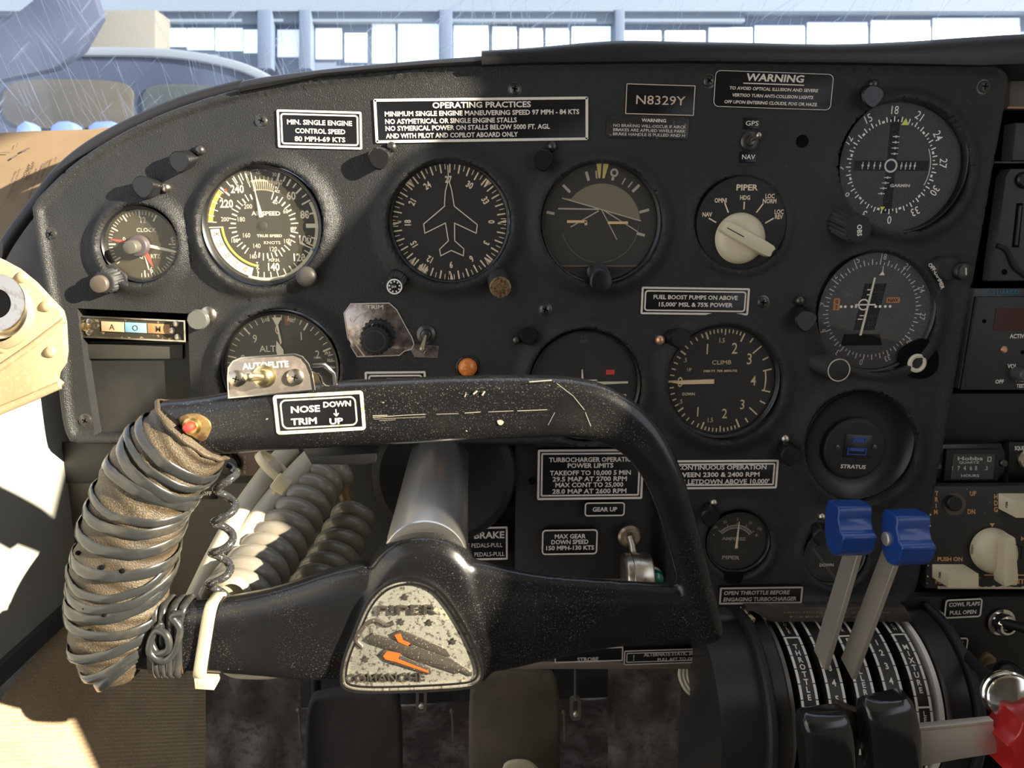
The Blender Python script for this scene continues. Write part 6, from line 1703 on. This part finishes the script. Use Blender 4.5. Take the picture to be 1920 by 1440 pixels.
for (bx, by, ex, ey, Ye, lab) in ((1747, 1166, 1872, 1288, -.078, 'left cowl flap control, black rod from a chrome bushing to a polished round knob'), (1877, 1166, 2150, 1240, -.07, 'right cowl flap control, black rod leaving the picture at the right')):
    b0 = P(bx, by, .010); root = thing('cowl_flap_control', lab, 'control knob', b0, 'cowl flap controls')
    fb_ = Fr(bx, by, .010); c = MB(fb_); c.lathe([(25, -1), (25, 2), (20, 3), (19, 16), (15, 20), (11, 20), (10, 10), (0, 10)], (0, 0), 6 if False else 32); c.build('bushing', M_chrome, root)
    c = MB(Wd(b0)); c.tube([tuple(P(bx, by, .005)), tuple(P((bx + ex) / 2, (by + ey) / 2, Ye * .42)), tuple(P(ex, ey, Ye))], [.0036, .0038, .0040], 14); c.build('rod', M_blackm, root, 60)
    if bx < 1800:
        fk = Fr(1886, 1300, -.085, 0, tilt=-14, yaw=-16); c = MB(fk); c.lathe([(20, -10), (38, -4), (43, 2), (44, 10), (43, 13), (40, 15), (41, 24), (40, 27), (36, 29), (0, 30)], n=56); c.build('round_knob', M_chrome, root, 30)
# trim wheel arc and small brass parts right of the quadrant
f = Ab(-.004, (1790, 1320)); root = thing('trim_wheel', 'cream and black trim wheel edge showing between the quadrant and the chrome knob', 'wheel', f.O)
c = MB(f); c.ring(52, 74, 2, (1760, 1342), a0=0, a1=170); c.build('wheel_face', M_lume2, root)
c = MB(f); c.lathe([(92, -10), (92, -2), (0, -2)], (1760, 1345), 48); c.build('wheel_rim', M_blackm, root)
c = MB(f); c.ring(80, 83, 0, (1760, 1345), a0=0, a1=80); c.ring(95, 98, 0, (1760, 1345), a0=0, a1=80)
for a in (18, 30, 42, 54): c.disc(3, .3, (1760 + 88 * math.sin(R_(a)), 1345 - 88 * math.cos(R_(a))), 10)
c.build('wheel_marks', M_inkw, root)
f = Ab(.004, (1848, 1238)); c = MB(f); c.prism(spl([(1832, 1240), (1846, 1222), (1860, 1228), (1862, 1238), (1846, 1242), (1838, 1250)], 3, True), 0, 10, 2)
tag(c.build('brass_wing_nut', mat('dull_brass', (.42, .30, .18), .45, .8)), 'small brass wing nut below the cowl flap rod', 'nut')
f = Ab(-.01, (1884, 1262)); c = MB(f); c.ball((1884, 1262, 10), 26, 24)
tag(c.build('ball_knob', M_black), 'black ball knob behind the polished round knob', 'knob')

# ------------------------------------------------------------------ footwell
f = Ab(.02, (1400, 1340)); c = MB(f); c.prism([(1318, 1330), (1345, 1300), (1345, 1560), (1300, 1560), (1296, 1420)], -10, 0, 2)
tag(c.build('quadrant_side_plate', M_metalblk), 'black side plate left of the throttle quadrant', 'panel')
for k in range(3):
    c = MB(Wd(P(1300, 1290, .02))); c.tube(wpath([(1278 + k * 7, 1240, .02), (1275 + k * 7, 1268, .015), (1288 + k * 6, 1295 - k * 3, .01), (1312, 1308 - k * 3, .01), (1340, 1312 - k * 4, .01)], 8), .0015, 10)
    tag(c.build('white_wire', M_cable, ang=80), ('outermost', 'middle', 'innermost')[k] + ' of the three white wires looping beside the quadrant', 'wire', 'white wires by the quadrant')
c = MB(Ab(0, (1328, 1306))); c.prism(rrect(1318, 1292, 1334, 1318, 3), 0, 10, 2)
tag(c.build('wire_clip', M_zip), 'small white clip holding the wires beside the quadrant', 'clip')
f = Fr(1345, 1418, -.01, -28); root = thing('hex_bolt', 'bright hexagonal bolt head at the bottom, left of the quadrant', 'bolt', f.O)
c = MB(f); c.prism([(-17, -12), (10, -14), (18, 0), (10, 14), (-17, 12)], 0, 18, 2); c.build('bolt_head', M_nickel, root)
c = MB(f); c.tube([(10, 0, 8), (34, 30, 4), (50, 70, 0)], 10, 12); c.build('bolt_shank', M_alu, root)
# rudder pedals
def pedal(x0, x1, y0, y1, Y, lab, m):
    f = Ab(Y, ((x0 + x1) / 2, (y0 + y1) / 2)); root = thing('rudder_pedal', lab, 'pedal', f.O, 'rudder pedals')
    c = MB(f); w_ = x1 - x0
    pts = spl([(x0, y1), (x0 + 2, y0 + 40), (x0 + w_ * .2, y0 + 6), (x0 + w_ * .5, y0), (x1 - w_ * .2, y0 + 6), (x1 - 2, y0 + 40), (x1, y1)], 5)
    c.prism(pts, -26, 0, 8); c.build('pedal_pad', m, root, 40)
    c = MB(f); c.tube([(x0 + 14, y0 - 40, -40), (x0 + 14, y0 + 80, -36), (x0 + 14, y1 + 40, -30)], 9, 12); c.tube([(x1 - 14, y0 - 40, -40), (x1 - 14, y0 + 80, -36), (x1 - 14, y1 + 40, -30)], 9, 12); c.build('pedal_arms', M_darkfab, root, 60)
    return root
pedal(572, 752, 1300, 1560, .20, 'dark brown rudder pedal in the shaded footwell below the hub badge', mat('dark_brown_pad', (.035, .028, .022), .8, mottle=(20, (.06, .048, .04), .5, .7)))
pedal(880, 1050, 1262, 1560, .18, 'olive-brown fabric-covered rudder pedal in the middle of the footwell', M_khaki)
c = MB(Ab(.14, (970, 1440))); c.prism(spl([(945, 1432), (985, 1424), (1012, 1444), (1020, 1480), (950, 1480)], 4, True), 0, 10, 3)
tag(c.build('pale_pad', mat('pale_yellow_pad', (.42, .36, .22), .8)), 'small pale pad at the bottom edge below the olive pedal', 'pad')
for (x, y, h_) in ((790, 1310, 'turnbuckle hanging below the hub badge, dull metal'), (1079, 1325, 'turnbuckle hanging in the footwell right of the olive pedal')):
    f = Ab(.10, (x, y)); root = thing('turnbuckle', h_, 'turnbuckle', f.O, 'turnbuckles in the footwell')
    c = MB(f); c.frame(rrect(x - 10, y - 18, x + 10, y + 24, 7), 5, -6, 4); c.build('fork', M_nickel, root)
    c = MB(f); c.lathe([(5, 0), (5, 6), (3, 8), (0, 8)], (x, y + 12), 16); c.build('pin', M_alu, root)
    c = MB(f); c.tube([(x, y - 16, 0), (x, y - 100, 2)], 3, 8); c.build('rod', M_grey, root)
for (x, y, k) in ((847, 1332, 'small bright rod end just right of the left turnbuckle'), (1057, 1335, 'small bright rod end just left of the right turnbuckle'), (560, 1330, 'small bright rod end at the left of the footwell')):
    c = MB(Ab(.12, (x, y))); c.lathe([(4, 0), (4, 6), (0, 7)], (x, y), 12); c.tube([(x, y, 0), (x + 3, y + 60, -4)], 2, 8)
    tag(c.build('rod_end', M_nickel), k, 'rod', 'rod ends')
f = Ab(.16, (480, 1350)); c = MB(f)
vs = []; fs = []; nu, nv = 24, 16
for j in range(nv + 1):
    for i in range(nu + 1): vs.append((384 + 176 * i / nu, 1200 + 330 * j / nv, 8 * math.sin(i * .5) * math.cos(j * .6) - i * .9))
c.add(vs, [(j * (nu + 1) + i, j * (nu + 1) + i + 1, (j + 1) * (nu + 1) + i + 1, (j + 1) * (nu + 1) + i) for j in range(nv) for i in range(nu)])
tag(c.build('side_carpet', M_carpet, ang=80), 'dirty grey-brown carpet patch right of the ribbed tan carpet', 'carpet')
f = Ab(.16, (1230, 1350)); c = MB(f); vs = []
for j in range(nv + 1):
    for i in range(nu + 1): vs.append((1140 + 190 * i / nu, 1200 + 330 * j / nv, 8 * math.sin(i * .5) * math.cos(j * .6) + i * .9))
c.add(vs, [(j * (nu + 1) + i, j * (nu + 1) + i + 1, (j + 1) * (nu + 1) + i + 1, (j + 1) * (nu + 1) + i) for j in range(nv) for i in range(nu)])
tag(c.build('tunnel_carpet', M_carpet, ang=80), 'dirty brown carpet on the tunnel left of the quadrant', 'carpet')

# bright switch plate behind the top bar of the yoke
fs2 = Fr(507, 700, YY - .008, -2); root = thing('autopilot_switch', 'bright metal switch plate standing on the yoke’s top bar, with a brass toggle', 'switch', fs2.O)
c = MB(fs2); c.prism([(-82, 44), (-80, 6), (-76, -16), (-66, -28), (-50, -34), (50, -36), (64, -30), (74, -16), (80, 4), (82, 36)], 0, 5, 1); c.build('plate', mat('bright_switch_plate', (.30, .26, .23), .3, .6, bump=('noise', 600, .25, .1), mottle=[(150, (.50, .42, .36), .5, .7), (600, (.9, .85, .65), .66, .74)]), root)
c = MB(fs2); c.text('AUTOFLITE', -6, -17, 13, 5.6, -1, width=86, b=1); c.build('plate_lettering', M_inkw, root)
c = MB(fs2); c.frame([(-82, 44), (-80, 6), (-76, -16), (-66, -28), (-50, -34), (50, -36), (64, -30), (74, -16), (80, 4), (82, 36)], 2.4, 4.8, 6.4); c.build('plate_edge', M_chrome, root)
for (u, v) in ((-62, 6), (48, 8)):
    c = MB(fs2); c.lathe([(16, 4), (16, 9), (12, 12), (0, 13)], (u, v), 24); sc_ = c.build('screw', M_nickel, root)
    c = MB(fs2)
    for a in (20, 110): c.tick(a, -6, 6, 2, 13.4, (u, v))
    c.build('cross_slot', M_void, sc_)
c = MB(fs2); c.lathe([(22, 4), (22, 8), (17, 10), (15, 24), (9, 28), (0, 28)], (-10, 4), 28); tg = c.build('toggle_collar', mat('bright_brass', (.80, .68, .38), .3, 1), root)
c = MB(fs2); c.tube([(-10, 3, 22), (-16, -2, 44), (-22, -6, 62)], [6, 8, 9], 14); c.ball((-22, -6, 62), 9.5, 14); c.build('toggle_lever', mat('pale_brass', (.78, .68, .45), .3, 1), tg, 60)
c = MB(fs2); wv = [(84, 0, 0)]; c.sweep([(80, -8, 2), (96, -4, -4), (104, 10, -12), (106, 40, -16)], [8, 14, 16, 16], [3] * 4, 12); c.build('side_bracket', M_chrome, root, 40)
c = MB(Fr(600, 712, YY + .008)); c.lathe([(24, -12), (26, -10), (26, 6), (22, 9), (0, 9)], n=40, flute=(2, .04, -11, 7)); tag(c.build('knurled_knob', mat('knurled_brass', (.68, .58, .34), .35, 1), ang=20), 'knurled brassy knob peeking from behind the switch plate', 'knob')
